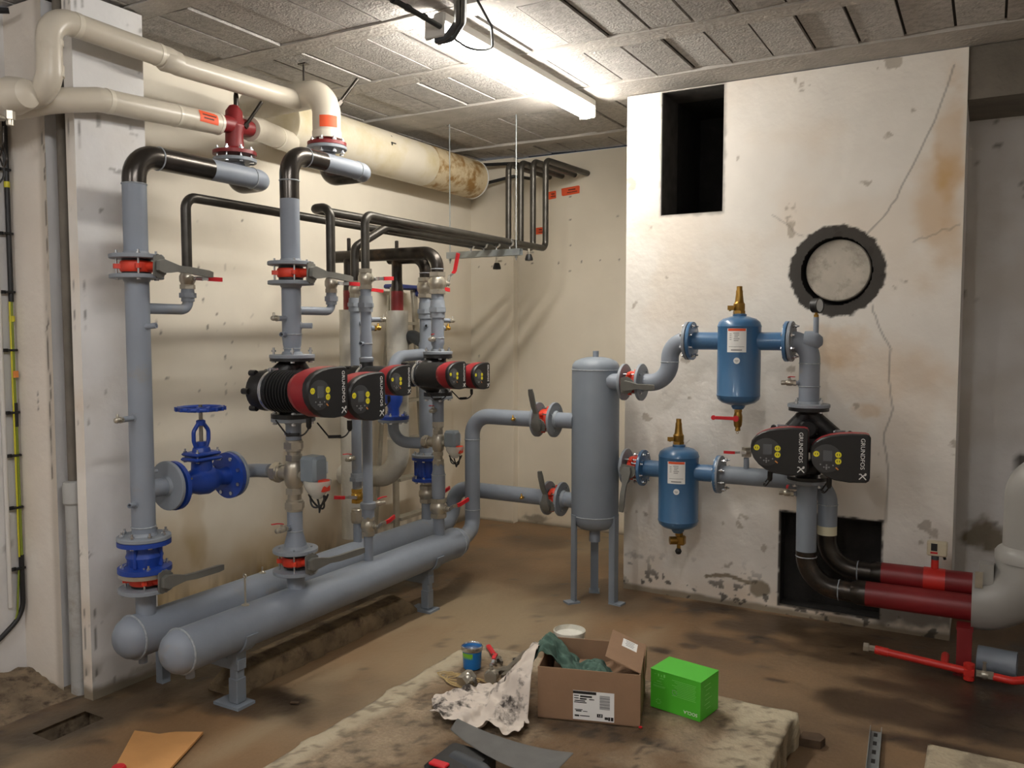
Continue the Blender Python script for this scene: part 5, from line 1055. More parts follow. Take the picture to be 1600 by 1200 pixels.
# ---- pipes below
def cA(p): return 1 if p.z < .445 else 0
R = Run('steel_pipe', 'grey and black pipe dropping from the right twin pump into the front red pipe', 'pipe', (-.735, 4.19, .27)); R.flange((-.742, 4.19, .778), Z_, .096, hub=.05, side=-1)
R.pipe([(-.742, 4.19, .775), (-.738, 4.19, .27), (-.52, 4.19, .265)], .0475, .15, [M_GREY2, M_STEEL], cA, n=10, welds=[((-.738, 4.19, .41), Z_, .0475), ((-.585, 4.19, .266), X_, .0475)])
R.pipe([(-.53, 4.19, .266), (-.50, 4.19, .267), (-.485, 4.19, .267), (-.02, 4.19, .272)], .058, radii=[.0475, .058, .058, .058], mats=[M_RPIPE, M_STEEL], mi=lambda p: 1 if p.x < -.468 else 0, name='red_pipe', seg=30)
R.pocket((-.785, 4.18, .712), (-1, -.1, 0), .02, .010)
drain_cock('small drain valve with rusty red cap left of the pipe under the right twin pump', (-.800, 4.178, .712), (-1, -.1, 0), (0, 0, 1), s=1.1)
def cB(p): return 2 if .515 < p.z < .545 else (1 if p.z < .52 else 0)
M_CREAM = mat('cream_band', '#cfc9ab', .6)
R = Run('steel_pipe', 'grey pipe from the lower blue separator passing behind the right pump', 'pipe', (-.66, 4.285, .345)); R.flange((-1.191, 4.285, .757), X_, .098, hub=.046, side=1)
R.pipe([(-1.19, 4.285, .757), (-.66, 4.285, .760), (-.66, 4.285, .345), (-.45, 4.285, .345)], .046, [.10, .14], [M_GREY2, M_STEEL, M_CREAM], cB, n=10, welds=[((-.66, 4.285, .655), Z_, .046), ((-.515, 4.285, .345), X_, .046)])
R.pipe([(-.455, 4.285, .345), (-.43, 4.285, .346), (-.02, 4.285, .352)], .053, radii=[.046, .053, .053], mats=[M_RPIPE, M_STEEL], mi=lambda p: 1 if p.x < -.415 else 0, name='red_pipe', seg=30)
R.cyl((-1.055, 4.275, .79), (-1.055, 4.275, .855), .014, 'vent_stub')
ball_valve('small valve with red lever pointing left, beside the right twin pump', (-1.055, 4.275, .885), Z_, (0, -1, 0), (-1, 0, 0), .8, hl=.075, L=.06)
b = MB(); b.lathe([(.056, 0), (.056, .09)], axM((-.23, 4.285, .349), (1, 0, 0)), 24, a0=.0, a1=2*PI); R.part(b, 'bright_red_patch', M_RBRIGHT, label='bright red paint patch'); R.cyl((-.185, 4.285, .395), (-.185, 4.285, .445), .016, 'thermostat_stub', M_RBRIGHT)
t = thing('thermostat', 'small beige thermostat box on a red stub above the rear red pipe', 'thermostat', (-.185, 4.285, .445)); b = MB(); b.hexa(.016, 0, .02); b.build('gland', M_DGREY, t); b = MB(); b.box((.008, 0, .053), (.085, .045, .066), bev=.005); cs = b.build('case', M_BEIGE, t)
b = MB(); b.box((-.004, -.0235, .062), (.026, .002, .034)); b.build('dial_window', M_PRINT, cs); b = MB(); b.box((-.004, -.0235, .036), (.030, .002, .009)); b.build('brand_strip', M_RED, cs); b = MB(); b.lathe([(.007, 0), (.006, .018)], axM((.036, 0, .022), (.3, 0, -1)), 10); b.build('cable_gland', M_BLK, cs)

# ---- grey clad elbow at the right edge
t = Run('clad_elbow', 'big grey plastic-clad pipe elbow cut by the right edge of the picture', 'pipe', (.1, 4.16, .18))
t.pipe([(-.028, 4.19, .305), (.178, 4.19, .305), (.178, 4.19, .52)], .124, .22, [M_INSG], name='elbow_jacket', seg=44, n=14)
b = MB(); b.lathe([(.120, .505), (.128, .508), (.128, .545), (.118, .560), (.100, .575), (.098, .80)], T(.178, 4.19, 0), 44); t.part(b, 'upright_jacket', M_INSG)
t.pipe([(.178, 4.19, .79), (.178, 4.19, .875), (.42, 4.19, .90)], .098, .11, [M_INSG], name='upper_jacket', seg=40, n=12)
b = MB(); b.ring([(.060, 0), (.1245, 0), (.1245, .004), (.060, .004)], axM((-.030, 4.19, .305), X_), 40); t.part(b, 'end_plate', M_INSG)
b = MB(); b.box((-.005, 4.10, .425), (.03, .012, .07)); t.part(b, 'foil_edge', M_NICK, label='torn foil edge')
b = MB(); b.box((.022, 4.135, .45), (.055, .07, .09)); t.part(b, 'jacket_flap', M_INSG)
# ---- red bracket, red floor pipe, grey offcut
t = thing('pipe_bracket', 'dark red steel bracket standing under the front red pipe', 'bracket', (-.052, 4.10, 0)); b = MB()
b.box((0, -.028, .10), (.056, .005, .20)); b.box((-.027, 0, .10), (.005, .056, .20)); b.box((.027, 0, .10), (.005, .056, .20)); b.box((0, 0, .004), (.08, .08, .008)); b.box((0, 0.02, .205), (.065, .10, .010)); b.build('post', M_RPIPE, t)
t = Run('floor_pipe', 'bright red small pipe running just above the floor at the right', 'pipe', (-.25, 4.03, .03))
t.pipe([(-.405, 4.055, .055), (-.345, 4.05, .053), (-.035, 4.02, .042)], .0165, .05, [M_RBRIGHT], seg=14)
t.pipe([(-.405, 4.055, .055), (-.350, 4.05, .053)], .0195, mats=[M_RBRIGHT], name='coupling', seg=14); t.pipe([(-.125, 4.035, .046), (-.125, 4.15, .05)], .0165, mats=[M_RBRIGHT], name='side_pipe', seg=14)
b = MB(); b.hexa(.025, -.02, .02, axM((-.03, 4.02, .042), X_)); b.lathe([(.022, -.035), (.022, .035)], T(-.03, 4.02, .042), 12); t.part(b, 'tee', M_RBRIGHT)
b = MB(); b.hexa(.021, 0, .022, axM((-.455, 4.06, .056), X_)); b.hexa(.014, .022, .05, axM((-.455, 4.06, .056), X_)); t.part(b, 'end_plug', M_NICK)
b = MB(); b.hexa(.016, 0, .02, axM((-.003, 4.018, .041), X_)); b.lathe([(.017, .02), (.020, .03), (.017, .045)], axM((-.003, 4.018, .041), X_), 12); b.hexa(.019, .045, .065, axM((-.003, 4.018, .041), X_)); b.lathe([(.008, 0), (.006, .04), (.009, .045)], T(.027, 4.018, .05), 8); t.part(b, 'check_valve', M_NICK)
t.pipe([(.06, 4.016, .040), (.13, 4.01, .038), (.22, 4.05, .05)], .0165, .04, [M_RBRIGHT], name='end_pipe', seg=14)
b = MB(); b.ring([(.050, -.075), (.056, -.075), (.056, .075), (.050, .075)], axM((.075, 4.16, .058), (1, -.1, 0)), 32); tag(b.build('pipe_offcut', M_GREY2), 'grey pipe offcut lying on the floor under the clad elbow', 'pipe')

# ================================================================== CONCRETE PADS
def pad(label, x0, x1, y0, y1, h, paint, st=.014, name='concrete_slab', seed=0):
    nu = int((x1-x0)/st); nv = int((y1-y0)/st); vs = []; fs = []; top = []
    for j in range(nv+1):
        for i in range(nu+1):
            x = x0+(x1-x0)*i/nu; y = y0+(y1-y0)*j/nv
            e = min(x-x0, x1-x, y1-y); cr = noise.noise(Vector((x*9+seed, y*9, 0))); f2 = noise.noise(Vector((x*45, y*45, seed)))
            if i == 0 or i == nu or j == nv:
                dx = (1 if i == 0 else -1 if i == nu else 0)*(.016+.022*cr+.008*f2); dy = (-1 if j == nv else 0)*(.016+.02*cr+.008*f2)
                if j == nv and i in (0, nu): dx *= 3; dy *= 3
                x += dx; y += dy
            z = h+.003*cr+.002*f2-(.012*max(0, 1-e/.03)*(.6+cr))
            vs.append((x, y, z)); top.append((x, y))
    for j in range(nv):
        for i in range(nu): q = j*(nu+1)+i; fs.append((q, q+1, q+nu+2, q+nu+1))
    edge = [j*(nu+1) for j in range(nv+1)]+[nv*(nu+1)+i for i in range(1, nu+1)]+[j*(nu+1)+nu for j in range(nv-1, -1, -1)]
    prev = edge
    for k, zf in enumerate((.75, .4, 0)):
        cur = []
        for q in edge:
            x, y, z = vs[q]; n_ = .012*noise.noise(Vector((x*18, y*18, zf*9))); cur.append(len(vs)); vs.append((x+n_, y+n_, z*zf-.001))
        for a in range(len(edge)-1): fs.append((prev[a], prev[a+1], cur[a+1], cur[a]))
        prev = cur
    me = bpy.data.meshes.new(name); me.from_pydata(vs, [], fs); me.materials.append(M_SLAB); me.polygons.foreach_set('use_smooth', [True]*len(fs)); me.update()
    V = np.array(vs); at = me.color_attributes.new('stain', 'FLOAT_COLOR', 'POINT'); c = np.zeros((len(vs), 4), dtype=np.float32); c[:, 3] = 1
    a, b, d = paint(V[:, 0], V[:, 1]); c[:, 0] = np.clip(a, 0, 1); c[:, 1] = np.clip(b, 0, 1); c[:, 2] = np.clip(d, 0, 1); at.data.foreach_set('color', c.ravel())
    return tag(put(me, name), label, 'slab')
def slab_paint(x, y):
    och = .8*sst(.35, .6, fbm(x, y, 2.6, 5))*sst(-1.9, -1.72, x)+.5*sst(2.62, 2.3, y)*sst(-1.75, -1.5, x)+.35*fbm(x, y, 9)
    dk = .75*(1-sst(.002, .006, segd(x, y, wig([(-.98, 2.62), (-.93, 2.4), (-1.02, 2.1)], .008, 6, 5))))+.3*sst(.62, .72, fbm(x, y, 13, 4))+.55*sst(2.45, 2.2, y)*sst(-1.6, -1.45, x)*.4+.35*blob(x, y, -1.1, 2.6, .25, .06, 9, .5, .6)
    pale = .9*sst(-1.84, -1.9, x+.05*(fbm(x, y, 8)-.5))+.8*sst(-.80, -.68, x+.12*(fbm(x, y, 6)-.5))+.5*sst(2.9, 3.02, y)
    return och, dk+.5*sst(.60, .68, fbm(x+2, y, 30, 4)), pale*(.55+.6*fbm(x, y, 11))
pad('large cracked pale concrete slab in the foreground carrying the boxes and tools', -1.975, -.55, .9, 3.10, .12, slab_paint)
pad('small pale concrete slab cut by the lower right corner of the picture', -.150, .95, 1.8, 3.085, .12, lambda x, y: (.5*fbm(x, y, 4), .4*sst(.6, .7, fbm(x, y, 14)), .5+.3*fbm(x, y, 7)), seed=4)
SZ = .123
# ---- cardboard box
bt = thing('cardboard_box', 'open brown cardboard box with white shipping label and one raised flap', 'box', (-1.359, 2.578, SZ)); bt.rotation_euler = (0, 0, math.atan2(.107, .346))
W_, D_, H_ = .362, .30, .186
b = MB(); b.box((W_/2, D_/2, .002), (W_, D_, .004)); b.box((W_/2, .002, H_/2), (W_, .004, H_)); b.box((W_/2, D_-.002, H_/2), (W_, .004, H_)); b.box((.002, D_/2, H_/2), (.004, D_-.008, H_)); b.box((W_-.002, D_/2, H_/2), (.004, D_-.008, H_)); b.build('carton', M_CARD, bt)
b = MB(); ft = math.atan2(.05, .125); b.box((-.067, 0, 0), (.134, .27, .004), T(W_, D_/2, H_) @ RY(ft)); fp = b.build('top_flap', M_CARD, bt)
b = MB(); b.box((-.058, .06, .0025), (.058, .075, .0008), T(W_, D_/2, H_) @ RY(ft)); q = b.build('flap_sticker', M_WHITE, fp); 
b = MB()
for k in range(4): b.box((-.058, .085-.014*k, .0032), (.035-.006*(k % 2), .004, .0005), T(W_, D_/2, H_) @ RY(ft))
b.build('sticker_print', M_PRINTG, q)
b = MB(); b.box((W_+.004, D_*.75, H_-.04), (.003, .11, .085)); b.build('side_flap', M_CARD, bt)
FR = T(.127, -.0006, .008) @ RX(PI/2)
b = MB(); b.box((.0725, .052, 0), (.145, .104, .0006), FR); lb_ = b.build('shipping_label', M_WHITE, bt)
b = MB(); b.box((.041, .098, .0006), (.082, .010, .0005), FR)
for x, y, w_, h_ in ((.012, .086, .018, .003), (.046, .0845, .042, .006), (.012, .077, .016, .003), (.036, .0755, .024, .005), (.066, .075, .018, .003), (.024, .068, .038, .0035), (.026, .062, .044, .003), (.020, .036, .028, .0025), (.020, .031, .020, .004), (.043, .031, .016, .002), (.014, .014, .016, .006), (.042, .0145, .034, .003), (.095, .020, .020, .012), (.118, .012, .012, .009), (.128, .011, .007, .013), (.138, .011, .009, .013)): b.box((x, y, .0006), (w_, h_, .0005), FR)
b.build('label_text', M_PRINT, lb_)
b = MB()
for k in range(14): b.box((.112, .044+.0036*k, .0006), (.036, .0016+.0008*(k % 3), .0005), FR)
b.build('barcode', M_PRINTG, lb_)
put(text_mesh('1.0', .011, M_WHITE), 'lettering', lb_, FR @ T(.095, .020, .0013))
b = MB(); b.lathe([(.0, 0), (.007, .001), (.007, .004), (0, .006)], T(W_+.002, -.006, .002), 12); tag(b.build('bottle_cap', M_RED, None, bt.matrix_basis @ I4), 'tiny red cap at the bottom corner of the cardboard box', 'cap')
# ---- rags
def rag(name, label, m, fn, nu, nv, cat='rag', th=.0025):
    vs = [fn(i/nu, j/nv) for j in range(nv+1) for i in range(nu+1)]; n = len(vs); fs = []
    for j in range(nv):
        for i in range(nu): q = j*(nu+1)+i; fs.append((q, q+1, q+nu+2, q+nu+1))
    me = bpy.data.meshes.new(name); me.from_pydata([tuple(v) for v in vs], [], fs); me.materials.append(m); me.polygons.foreach_set('use_smooth', [True]*len(fs)); me.update()
    o = put(me, name); md = o.modifiers.new('thickness', 'SOLIDIFY'); md.thickness = th; md.offset = 1; md2 = o.modifiers.new('smooth', 'SUBSURF'); md2.levels = 1; md2.render_levels = 1
    return tag(o, label, cat)
def ridged(p, s): return 1-abs(noise.noise(Vector(p)*s))*2
BXM = T(-1.359, 2.578, SZ) @ RZ(math.atan2(.107, .346))
def green_fn(u, v):
    # from over the left wall down into the box
    x = -.035+.33*u; y = .08+.18*v+.03*math.sin(u*5)-.035*u
    z = .215-.12*min(1, max(0, (u-.12)/.38))+.045*max(0, math.sin((u-.45)*7))*(1 if u > .45 else 0)
    if u < .10: z -= (.10-u)*.45
    f = ridged((x*1.2, y*1.2, 3), 16)*.022+ridged((x, y*2, 7), 34)*.013
    z += f-.03*abs(v-.5)*2
    y += .018*noise.noise(Vector((x*20, y*20, 2))); x += .012*noise.noise(Vector((x*22, y*22, 9)))
    if x > -.004 and x < .01: z = max(z, H_+.006)
    return BXM @ Vector((x, y, max(z, .09)))
rag('green_rag', 'crumpled dark green rag hanging over the left edge of the cardboard box', M_CLOTHG, green_fn, 60, 30)
def fill_fn(u, v):
    x = .02+.32*u; y = .02+.26*v; return BXM @ Vector((x, y, .095+.022*ridged((x, y, 1), 14)+.012*noise.noise(Vector((x*40, y*40, 0)))))
rag('packing_paper', 'brown packing paper filling the bottom of the cardboard box', M_CARD, fill_fn, 30, 24, 'paper')
def white_fn(u, v):
    A, B, C_, D__ = Vector((-1.72, 2.32, 0)), Vector((-1.76, 2.60, 0)), Vector((-1.32, 2.40, 0)), Vector((-1.41, 2.76, 0))
    p = A.lerp(C_, u).lerp(B.lerp(D__, u), v)
    e = noise.noise(Vector((u*3.1, v*3.3, 5)))
    # ragged outline: pull the middle of the edges in
    c = Vector((-1.53, 2.47, 0)); edge = max(abs(u-.5), abs(v-.5))*2; p += (c-p)*(.26*edge*edge*(.5+.5*math.sin(9*u+6*v+1.0))*(1-u*u))
    f = ridged((p.x, p.y, 1), 9)*.026+ridged((p.x, p.y, 4), 22)*.014+abs(e)*.01
    rise = .180*sst(.45, 1.0, u)*sst(.15, .6, v)
    z = SZ+.006+max(0, f)*1.0+float(rise)
    p.x += .012*noise.noise(Vector((p.x*30, p.y*30, 2)))-.02*float(rise)
    p.x = min(p.x, -1.372-.295*(p.y-2.578)-.008) if z > SZ+.03 else p.x
    return Vector((p.x, p.y, z))
rag('white_rag', 'crumpled white rag with black grease stains lying against the cardboard box', M_CLOTHW, white_fn, 70, 56)
# ---- green carton
gt = thing('green_box', 'closed bright green carton standing on the slab right of the cardboard box', 'box', (-1.040, 2.862, SZ)); gt.rotation_euler = (0, 0, -.175)
b = MB(); b.box((.1, .07, .071), (.2, .14, .142)); b.build('carton', M_GREEN, gt); b = MB(); b.box((.1, .069, .1425), (.203, .142, .0022)); b.build('lid', M_GREEN, gt)
GF = T(0, -.0004, 0) @ RX(PI/2)
put(text_mesh('SOCLA', .0165, M_WHITE), 'lettering', gt, GF @ T(.162, .020, .0002) @ RZ(PI) @ Matrix.Scale(1.05, 4, (1, 0, 0)))
b = MB()
for k in range(10): b.box((.135+.004*(k % 3), .122-.0062*k, .0003), (.095-.012*((k*7) % 3), .0014, .0004), GF)
b.build('printed_lines', M_GREEN2, gt); b = MB()
for x, y, w_, h_ in ((.018, .128, .006, .0012), (.032, .126, .004, .009), (.044, .125, .003, .007), (.056, .127, .006, .010), (.045, .115, .016, .002), (.035, .103, .018, .0025), (.030, .094, .036, .0012), (.035, .086, .050, .0012), (.035, .082, .046, .0012)): b.box((x, y, .0003), (w_, h_, .0004), GF)
for k in range(7): a = k*.9; b.box((.033+.009*math.cos(a), .028+.008*math.sin(a), .0003), (.006, .0018, .0004), GF @ T(0, 0, 0)); 
b.build('printed_icons', M_GREEN2, gt)
b = MB(); b.ring([(.0085, 0), (.0095, 0), (.0095, .0006), (.0085, .0006)], GF @ T(.098, .078, .0002), 20); b.build('thumb_cut', M_PRINTG, gt)
SD = T(.2004, 0, 0) @ RZ(PI/2) @ RX(PI/2); b = MB()
for k in range(6): b.box((.05+.01*(k % 2), .118-.017*k, .0003), (.05-.008*(k % 3), .0022, .0004), SD)
b.build('side_print', M_GREEN2, gt)
# ---- pots
t = thing('paint_pot', 'small pot with green and blue label at the far end of the slab', 'pot', (-1.800, 2.838, SZ)); b = MB(); b.lathe([(.033, 0), (.036, .003), (.041, .088), (.0385, .088), (.034, .012), (0, .010)], None, 30); b.build('pot', M_PLB, t)
b = MB(); b.lathe([(.0415, .074), (.0445, .078), (.0445, .092), (.041, .095), (.039, .092), (.039, .078)], None, 30); b.build('rim', M_ZINC, t); b = MB(); b.lathe([(.0365, .022), (.0402, .070)], None, 16, a0=-2.3, a1=-.95); b.build('green_label', M_PLG, t); b = MB(); b.lathe([(.0395, .055), (0, .052)], None, 24); b.build('contents', M_DGREY, t)
t = thing('white_bucket', 'white bucket with crusted rim standing on the floor behind the cardboard box', 'bucket', (-1.545, 3.225, 0)); b = MB(); b.lathe([(.055, 0), (.058, .004), (.067, .19), (.070, .192), (.070, .204), (.065, .206), (.063, .19), (.062, .186), (0, .184)], None, 36); b.build('bucket', M_PLW, t)
# ---- tools
def wrench(label, p, q, L, head=.022, grip=None, z=SZ+.004, s=1.0):
    p = Vector((p[0], p[1], z)); q = Vector((q[0], q[1], z)); d = (q-p).normalized(); M = Matrix(((d.x, -d.y, 0, p.x), (d.y, d.x, 0, p.y), (0, 0, 1, p.z), (0, 0, 0, 1)))
    t = thing('adjustable_wrench', label, 'wrench', M); L = (q-p).length; b = MB(); w_ = .009*s
    b.prism([(0, -w_*1.2), (L*.72, -w_*.8), (L*.72, w_*.8), (0, w_*1.2), (-.008, 0)], 0, .009); hb_ = b.build('handle', M_RAW, t)
    if grip: b = MB(); b.box((L*.26, 0, .0045), (L*.52, w_*2.6, .015), bev=.004); b.build('grip', grip, t)
    b = MB(); h = head*s; b.prism([(L*.70, -h*.5), (L*.80, -h*1.1), (L*.98, -h*1.15), (L*1.02, -h*.6), (L*.88, -h*.42), (L*.86, h*.15), (L*.78, h*.95), (L*.70, h*.6)], -.002, .012); b.build('fixed_jaw', M_RAW, t)
    b = MB(); b.prism([(L*.86, h*.2), (L*1.02, h*.25), (L*1.0, h*.75), (L*.84, h*.95), (L*.80, h*.7)], -.001, .011); b.lathe([(.006, -.006), (.006, .006)], T(L*.80, h*.55, .005) @ RY(PI/2), 10); b.build('moving_jaw', M_RAW, t)
    b = MB(); b.ring([(.003, .0092), (.006, .0092), (.006, .0098), (.003, .0098)], T(.012, 0, 0), 14); b.build('hang_hole', M_BLK, t)
wrench('adjustable wrench with red and black grip beside the small pot', (-1.855, 3.055), (-1.715, 2.915), .2, grip=M_RED, s=.9)
wrench('large bare steel adjustable wrench, jaws toward the viewer, left of the cardboard box', (-1.675, 3.075), (-1.650, 2.805), .27, s=1.25)
wrench('bare steel adjustable wrench half hidden under the white rag', (-1.545, 2.82), (-1.598, 2.645), .2, s=1.1, head=.016)
ball_valve('loose ball valve with red lever lying nearest the twine', (-1.722, 2.675, SZ+.026), (.2, .95, .25), (.95, -.25, .2), (1, -.2, -.1), .95, hl=.05, L=.06, lift=.012)
ball_valve('loose ball valve with red lever lying between the pot and the wrenches', (-1.655, 2.752, SZ+.026), (-.3, .95, -.1), (-.1, .1, 1), (-.35, 1, 0), .85, hl=.07, L=.06, lift=.012)
b = MB(); b.box((0, 0, .006), (.035, .014, .012), bev=.003); b.box((.03, .012, .004), (.03, .008, .008), bev=.002); tag(b.build('hex_key_piece', M_BLK, None, T(-1.675, 2.99, SZ) @ RZ(.8)), 'small black metal piece beside the big wrench', 'tool')
r_ = random.Random(11); b = MB(); P = []
for k in range(70): a = k*.42; rr_ = .028+.05*(k/70)+.008*r_.random(); P.append((-1.80+rr_*1.5*math.cos(a)+.0022*k-.04, 2.72+rr_*.75*math.sin(a)-.0005*k, SZ+.004+.004*r_.random()))
for k in range(12): P.append((-1.70+.012*k, 2.655-.006*k+.004*math.sin(k), SZ+.004))
b.tube(P, .0022, 6); tag(b.build('hemp_twine', M_HEMP), 'loose tangle of pale hemp twine at the left of the tools', 'twine')
# ---- black tool under a grey curved sheet
t = thing('tool_case', 'black power tool lying at the bottom edge of the picture', 'tool', (-1.32, 2.10, SZ)); b = MB(); b.box((-.05, -.01, .036), (.17, .17, .070), bev=.014); b.build('body', M_BLK, t)
b = MB(); b.tube(bend([(-.08, .0, .045), (.04, -.03, .05), (.13, -.12, .05), (.16, -.25, .05)], .06), .034, 18); b.build('handle_barrel', M_DGREY, t)
b = MB(); b.tube([(.06, -.055, .062), (.11, -.10, .064)], .026, 14); b.build('blue_collar', M_BLUEC, t); b = MB(); b.box((-.08, -.08, .075), (.06, .03, .01), bev=.003); b.build('red_switch', M_RED, t)
def sheet_fn(u, v):
    x = -1.49+.43*u; y = 2.255-.03*math.sin(PI*u)*1.0-(.045+.13*u)*v; z = SZ+.083+.012*math.sin(u*PI*1.2)+.018*(u-.5)**2*4-.02*v*(1-u)
    return Vector((x, y, z))
rag('grey_sheet', 'dark grey curved rubber sheet lying over the black power tool', mat('grey_sheet', '#5b5a57', .7, nscale=20, namt=.1), sheet_fn, 30, 8, 'sheet', th=.004)
# ---- loose things on the floor
b = MB(); b.prism([(-2.712, 1.938), (-2.655, 1.955), (-2.61, 1.965), (-2.588, 1.99), (-2.570, 2.008), (-2.482, 2.056), (-2.30, 1.68), (-2.16, 1.40), (-2.33, 1.36), (-2.53, 1.725)], .012, .020); tag(b.build('cardboard_sheet', M_CARD2), 'torn piece of light brown cardboard on the floor at lower left', 'cardboard')
cx_ = Z_; b = MB(); b.lathe([(.022, 0), (.024, .004), (.024, .022), (.020, .028), (0, .029)], None, 20); tag(b.build('bottle_cap', M_RED, None, T(-2.485, 1.712, .0205)), 'red round cap on the cardboard piece at lower left', 'cap')
t = thing('strut_channel', 'slotted grey steel strut channel lying on the floor near the bottom edge', 'rail', T(-.322, 3.325, .0) @ RZ(.07)); b = MB()
b.box((0, -.45, .0015), (.040, .9, .003)); b.box((-.019, -.45, .012), (.003, .9, .024)); b.box((.019, -.45, .012), (.003, .9, .024)); b.build('channel', M_GALV, t)
for k in range(12): b = MB(); b.box((0, -.03-.07*k, .0034), (.013, .03, .0006)); b.build('slot', M_BLK, t)
b = MB(); b.prism([(0, 0), (.075, .01), (.085, .05), (.06, .075), (.005, .06)], 0, .03); tag(b.build('wood_scrap', M_WOOD, None, T(-.555, 3.075, .0)), 'small dark scrap of wood by the right corner of the slab', 'wood')
b = MB(); b.tube([(0, 0, .006), (.035, .012, .007)], [.006, .005], 7); tag(b.build('stub', M_WOOD, None, T(-2.4, 2.42, 0)), 'tiny brown stub on the floor between manifolds and slab', 'debris')

# ================================================================== LADDER
t = thing('step_ladder', 'aluminium step ladder with blue top standing against the left wall behind the far risers', 'ladder', (-3.40, 4.6, 0))
def rail(nm, p, q, w_=(.022, .05)): 
    p = Vector(p); q = Vector(q); M = axM(p, q-p, (0, 1, 0)); L = (q-p).length; b = MB(); b.box((0, 0, L/2), (w_[1], w_[0], L), M, bev=.003); b.build(nm, M_ALU, t)
rail('rail', (.02, -.20, 0), (-.05, -.125, 1.79)); rail('rail', (.02, .15, 0), (-.05, .105, 1.79)); rail('rear_rail', (-.02, .36, 0), (-.07, .12, 1.78), (.02, .04)); rail('rear_rail', (-.12, -.27, 0), (-.10, -.10, 1.74), (.02, .03))
for k in range(6): b = MB(); z = .25+.26*k; u = z/1.79; b.box((.02-.07*u, -.025+.015*u, z), (.07, .33-.11*u, .02)); b.build('step', M_ALU, t)
b = MB(); b.box((-.06, .0, 1.795), (.11, .30, .03), bev=.008); b.box((-.02, .13, 1.77), (.05, .05, .07), bev=.008); b.build('top_cap', M_BLUEC, t)

# ================================================================== WALL THINGS
for x0, x1, z0, z1, a, lab in ((-2.81, -2.66, 2.508, 2.568, .06, 'orange paper label on the back wall below the pipe ends, right one'), (-2.93, -2.855, 2.488, 2.548, .05, 'orange paper label on the back wall behind the black drops, upper left'), (-3.03, -2.965, 2.232, 2.285, 0, 'orange paper label low behind the black drop pipes on the back wall')):
    t = thing('orange_label', lab, 'label', T((x0+x1)/2, YB-.003, (z0+z1)/2) @ RY(-a)); b = MB(); w_, h_ = (x1-x0)/2, (z1-z0)/2; b.prism([(-w_, -h_*.8), (-w_*.85, -h_), (w_*.95, -h_*.9), (w_, h_*.8), (w_*.85, h_), (-w_, h_*.9)], 0, .0015, RX(PI/2)); b.build('paper', M_ORLAB, t)
    b = MB(); b.box((.01, -.002, .008), (w_*.8, .0008, .008)); b.box((.012, -.002, -.010), (w_*1.1, .0008, .006)); b.build('handwriting', M_LABT, t)
# cable run at the left edge
t = thing('cable_run', 'black and green-yellow cable clipped down the near left wall beside a white conduit', 'cable', (-3.535, 2.01, .2)); O = Vector((-3.535, 2.01, .2))
def crun(nm, pts, r, m, seg=10): b = MB(); b.tube([Vector(p)-O for p in bend(pts, .12, 8)], r, seg); b.build(nm, m, t)
xc_ = -3.530
crun('black_sleeve', [(xc_, 2.010, 2.40), (xc_, 2.010, 1.62)], .010, M_CAB); crun('green_yellow_wire', [(xc_, 2.008, 1.62), (xc_, 2.008, 1.20)], .008, M_CABG); crun('black_sleeve', [(xc_, 2.010, 1.20), (xc_, 2.010, 1.10)], .010, M_CAB)
crun('green_yellow_wire', [(xc_, 2.010, 1.10), (xc_, 2.012, .55)], .008, M_CABG); crun('thin_wire', [(xc_+.008, 1.998, 1.62), (xc_+.008, 1.999, .55)], .0035, M_TAPE, 6); crun('black_sleeve', [(xc_, 2.012, .555), (xc_, 2.012, .30), (xc_, 1.90, .215), (xc_, 1.2, .10)], .0105, M_CAB); crun('thin_wire', [(xc_, 2.00, .50), (xc_, 1.985, .27), (xc_, 1.86, .185)], .004, M_CABG, 6)
for z in (2.16, 1.90, 1.66, 1.42, 1.16, .98, .76, .50): b = MB(); b.box((.010, -.006, z-.2), (.016, .040, .010), bev=.002); b.box((.002, -.03, z-.2), (.010, .018, .014)); b.build('clip', M_BLK, t)
for z in (2.10, 1.55): b = MB(); b.ring([(.0103, -.012), (.0112, -.012), (.0112, .012), (.0103, .012)], T(.005, 0, z-.2), 12); b.build('yellow_band', M_TAPE, t)
b = MB(); b.lathe([(.009, .14), (.009, 2.15)], T(-.004, -.045, 0), 12); b.build('white_conduit', mat('conduit_white', '#cfccc6', .5), t)
b = MB(); b.box((.022, -.002, 1.12-.0), (.002, .022, .028)); b.build('warning_tag', M_AMB, t)
# old pipe in the slot between the piers
t = thing('old_drain_pipe', 'old grey painted drain pipe in the slot between the two left piers', 'pipe', (-3.238, 2.07, 0)); b = MB(); b.lathe([(.036, 0), (.036, .80)], None, 22); b.build('lower_pipe', mat('old_painted_pipe', '#a9a9a6', .6, nscale=6, namt=.1, col2='#8a8377', cscale=9), t)
b = MB(); b.lathe([(.036, .79), (.044, .80), (.044, .87), (.040, .885), (.024, .89)], None, 22); b.build('socket', mat('old_painted_pipe', '#a9a9a6'), t); b = MB(); b.lathe([(.022, .88), (.022, HC)], None, 16); b.build('upper_pipe', M_BEAM, t)
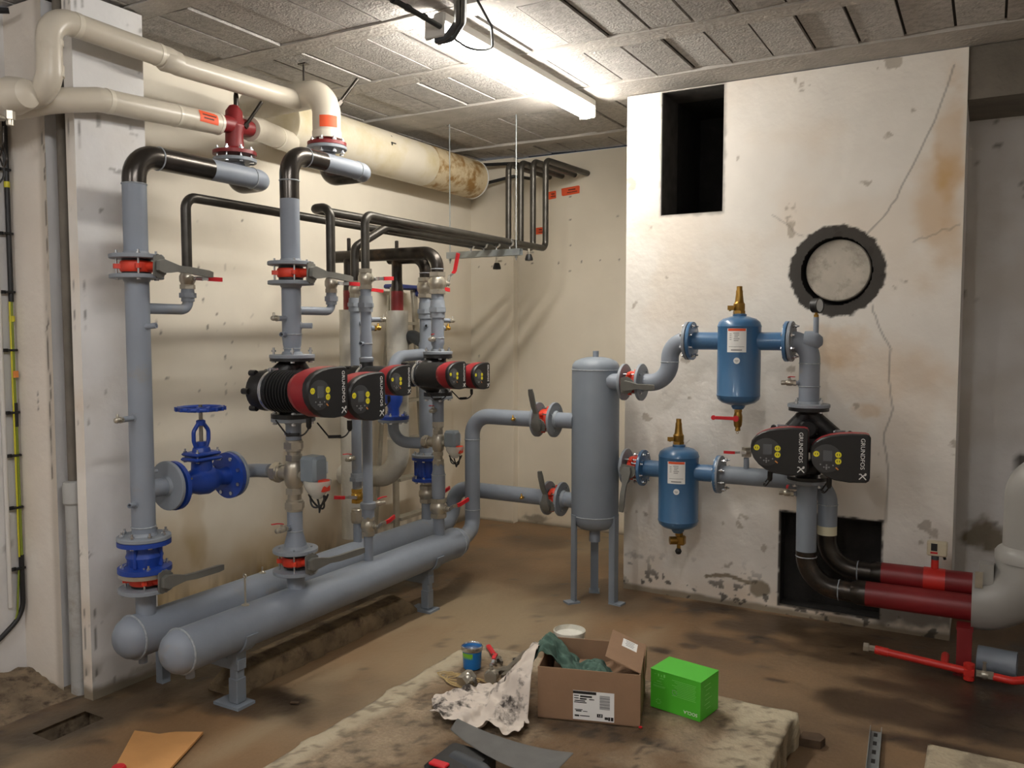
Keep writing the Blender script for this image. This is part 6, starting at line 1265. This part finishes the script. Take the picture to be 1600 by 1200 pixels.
# tangled cables at the top left
r_ = random.Random(4)
for q in range(5):
    b = MB(); P = []; y0 = 1.55+.09*q
    for k in range(9): P.append((-3.50+.015*r_.uniform(-1, 1), y0+.12*math.sin(k*.9+q)+.03*k*(1 if q % 2 else -1)*.3, 2.78-.10*k-.02*q))
    if q == 4: P = [(-3.49, 1.2, 2.62), (-3.49, 1.6, 2.70), (-3.48, 1.85, 2.74), (-3.40, 1.97, 2.76)]
    b.tube(bend(P, .05), .004 if q < 4 else .012, 7); tag(b.build('loose_cable', M_CAB), 'loose black cables tangled on the near left wall below the ceiling' if q < 4 else 'thick black cable along the top of the near left wall', 'cable', 'tangled cables top left' if q < 4 else None)
b = MB(); b.tube(bend([(-3.17, 1.80, 2.25), (-3.172, 1.80, 2.19), (-3.20, 1.80, 2.14), (-3.175, 1.80, 2.09), (-3.155, 1.80, 2.13), (-3.168, 1.80, 2.17)], .02), .003, 6); tag(b.build('wire_hook', M_STEEL), 'twisted wire hook dangling under the fat insulated pipe', 'hook')
# conduits at the near end of the ceiling tube
t = thing('ceiling_conduit', 'black cable conduit running along the ceiling to the near end of the tube lamp', 'conduit', (-2.03, 2.6, 2.77)); b = MB(); b.tube([(-.04, -.6, 0), (.0, 0, 0), (.025, .33, -.02)], .011, 10); b.build('conduit', M_CAB, t)
for y in (-.3, .05, .14, .25): b = MB(); b.ring([(.011, -.01), (.014, -.01), (.014, .01), (.011, .01)], axM((.003, y, -.003), Y_), 12); b.build('clip', M_CAB, t)
t = thing('bent_conduit', 'pair of blue-grey conduits coming along the ceiling and bending down at the lamp', 'conduit', (-1.95, 2.93, 2.74))
for k, dx in enumerate((0, .028)): b = MB(); b.tube(bend([(.75+dx, -1.1, .04), (.05+dx, -.03, .0), (-.04+dx*.4, .02+dx, -.03), (-.09, .02+dx*.5, -.035)], .05), .013, 12); b.build('conduit_tube', M_DGREY, t)
t = Run('lamp_cable', 'black cable loop beside the near end of the ceiling tube', 'cable', (-1.8, 2.9, 2.72)); t.pipe([(-1.60, 2.45, 2.80), (-1.72, 2.74, 2.76), (-1.775, 2.96, 2.72), (-1.87, 3.13, 2.69), (-1.97, 3.10, 2.70), (-2.0, 3.02, 2.73)], .0055, .09, [M_CAB], seg=8)
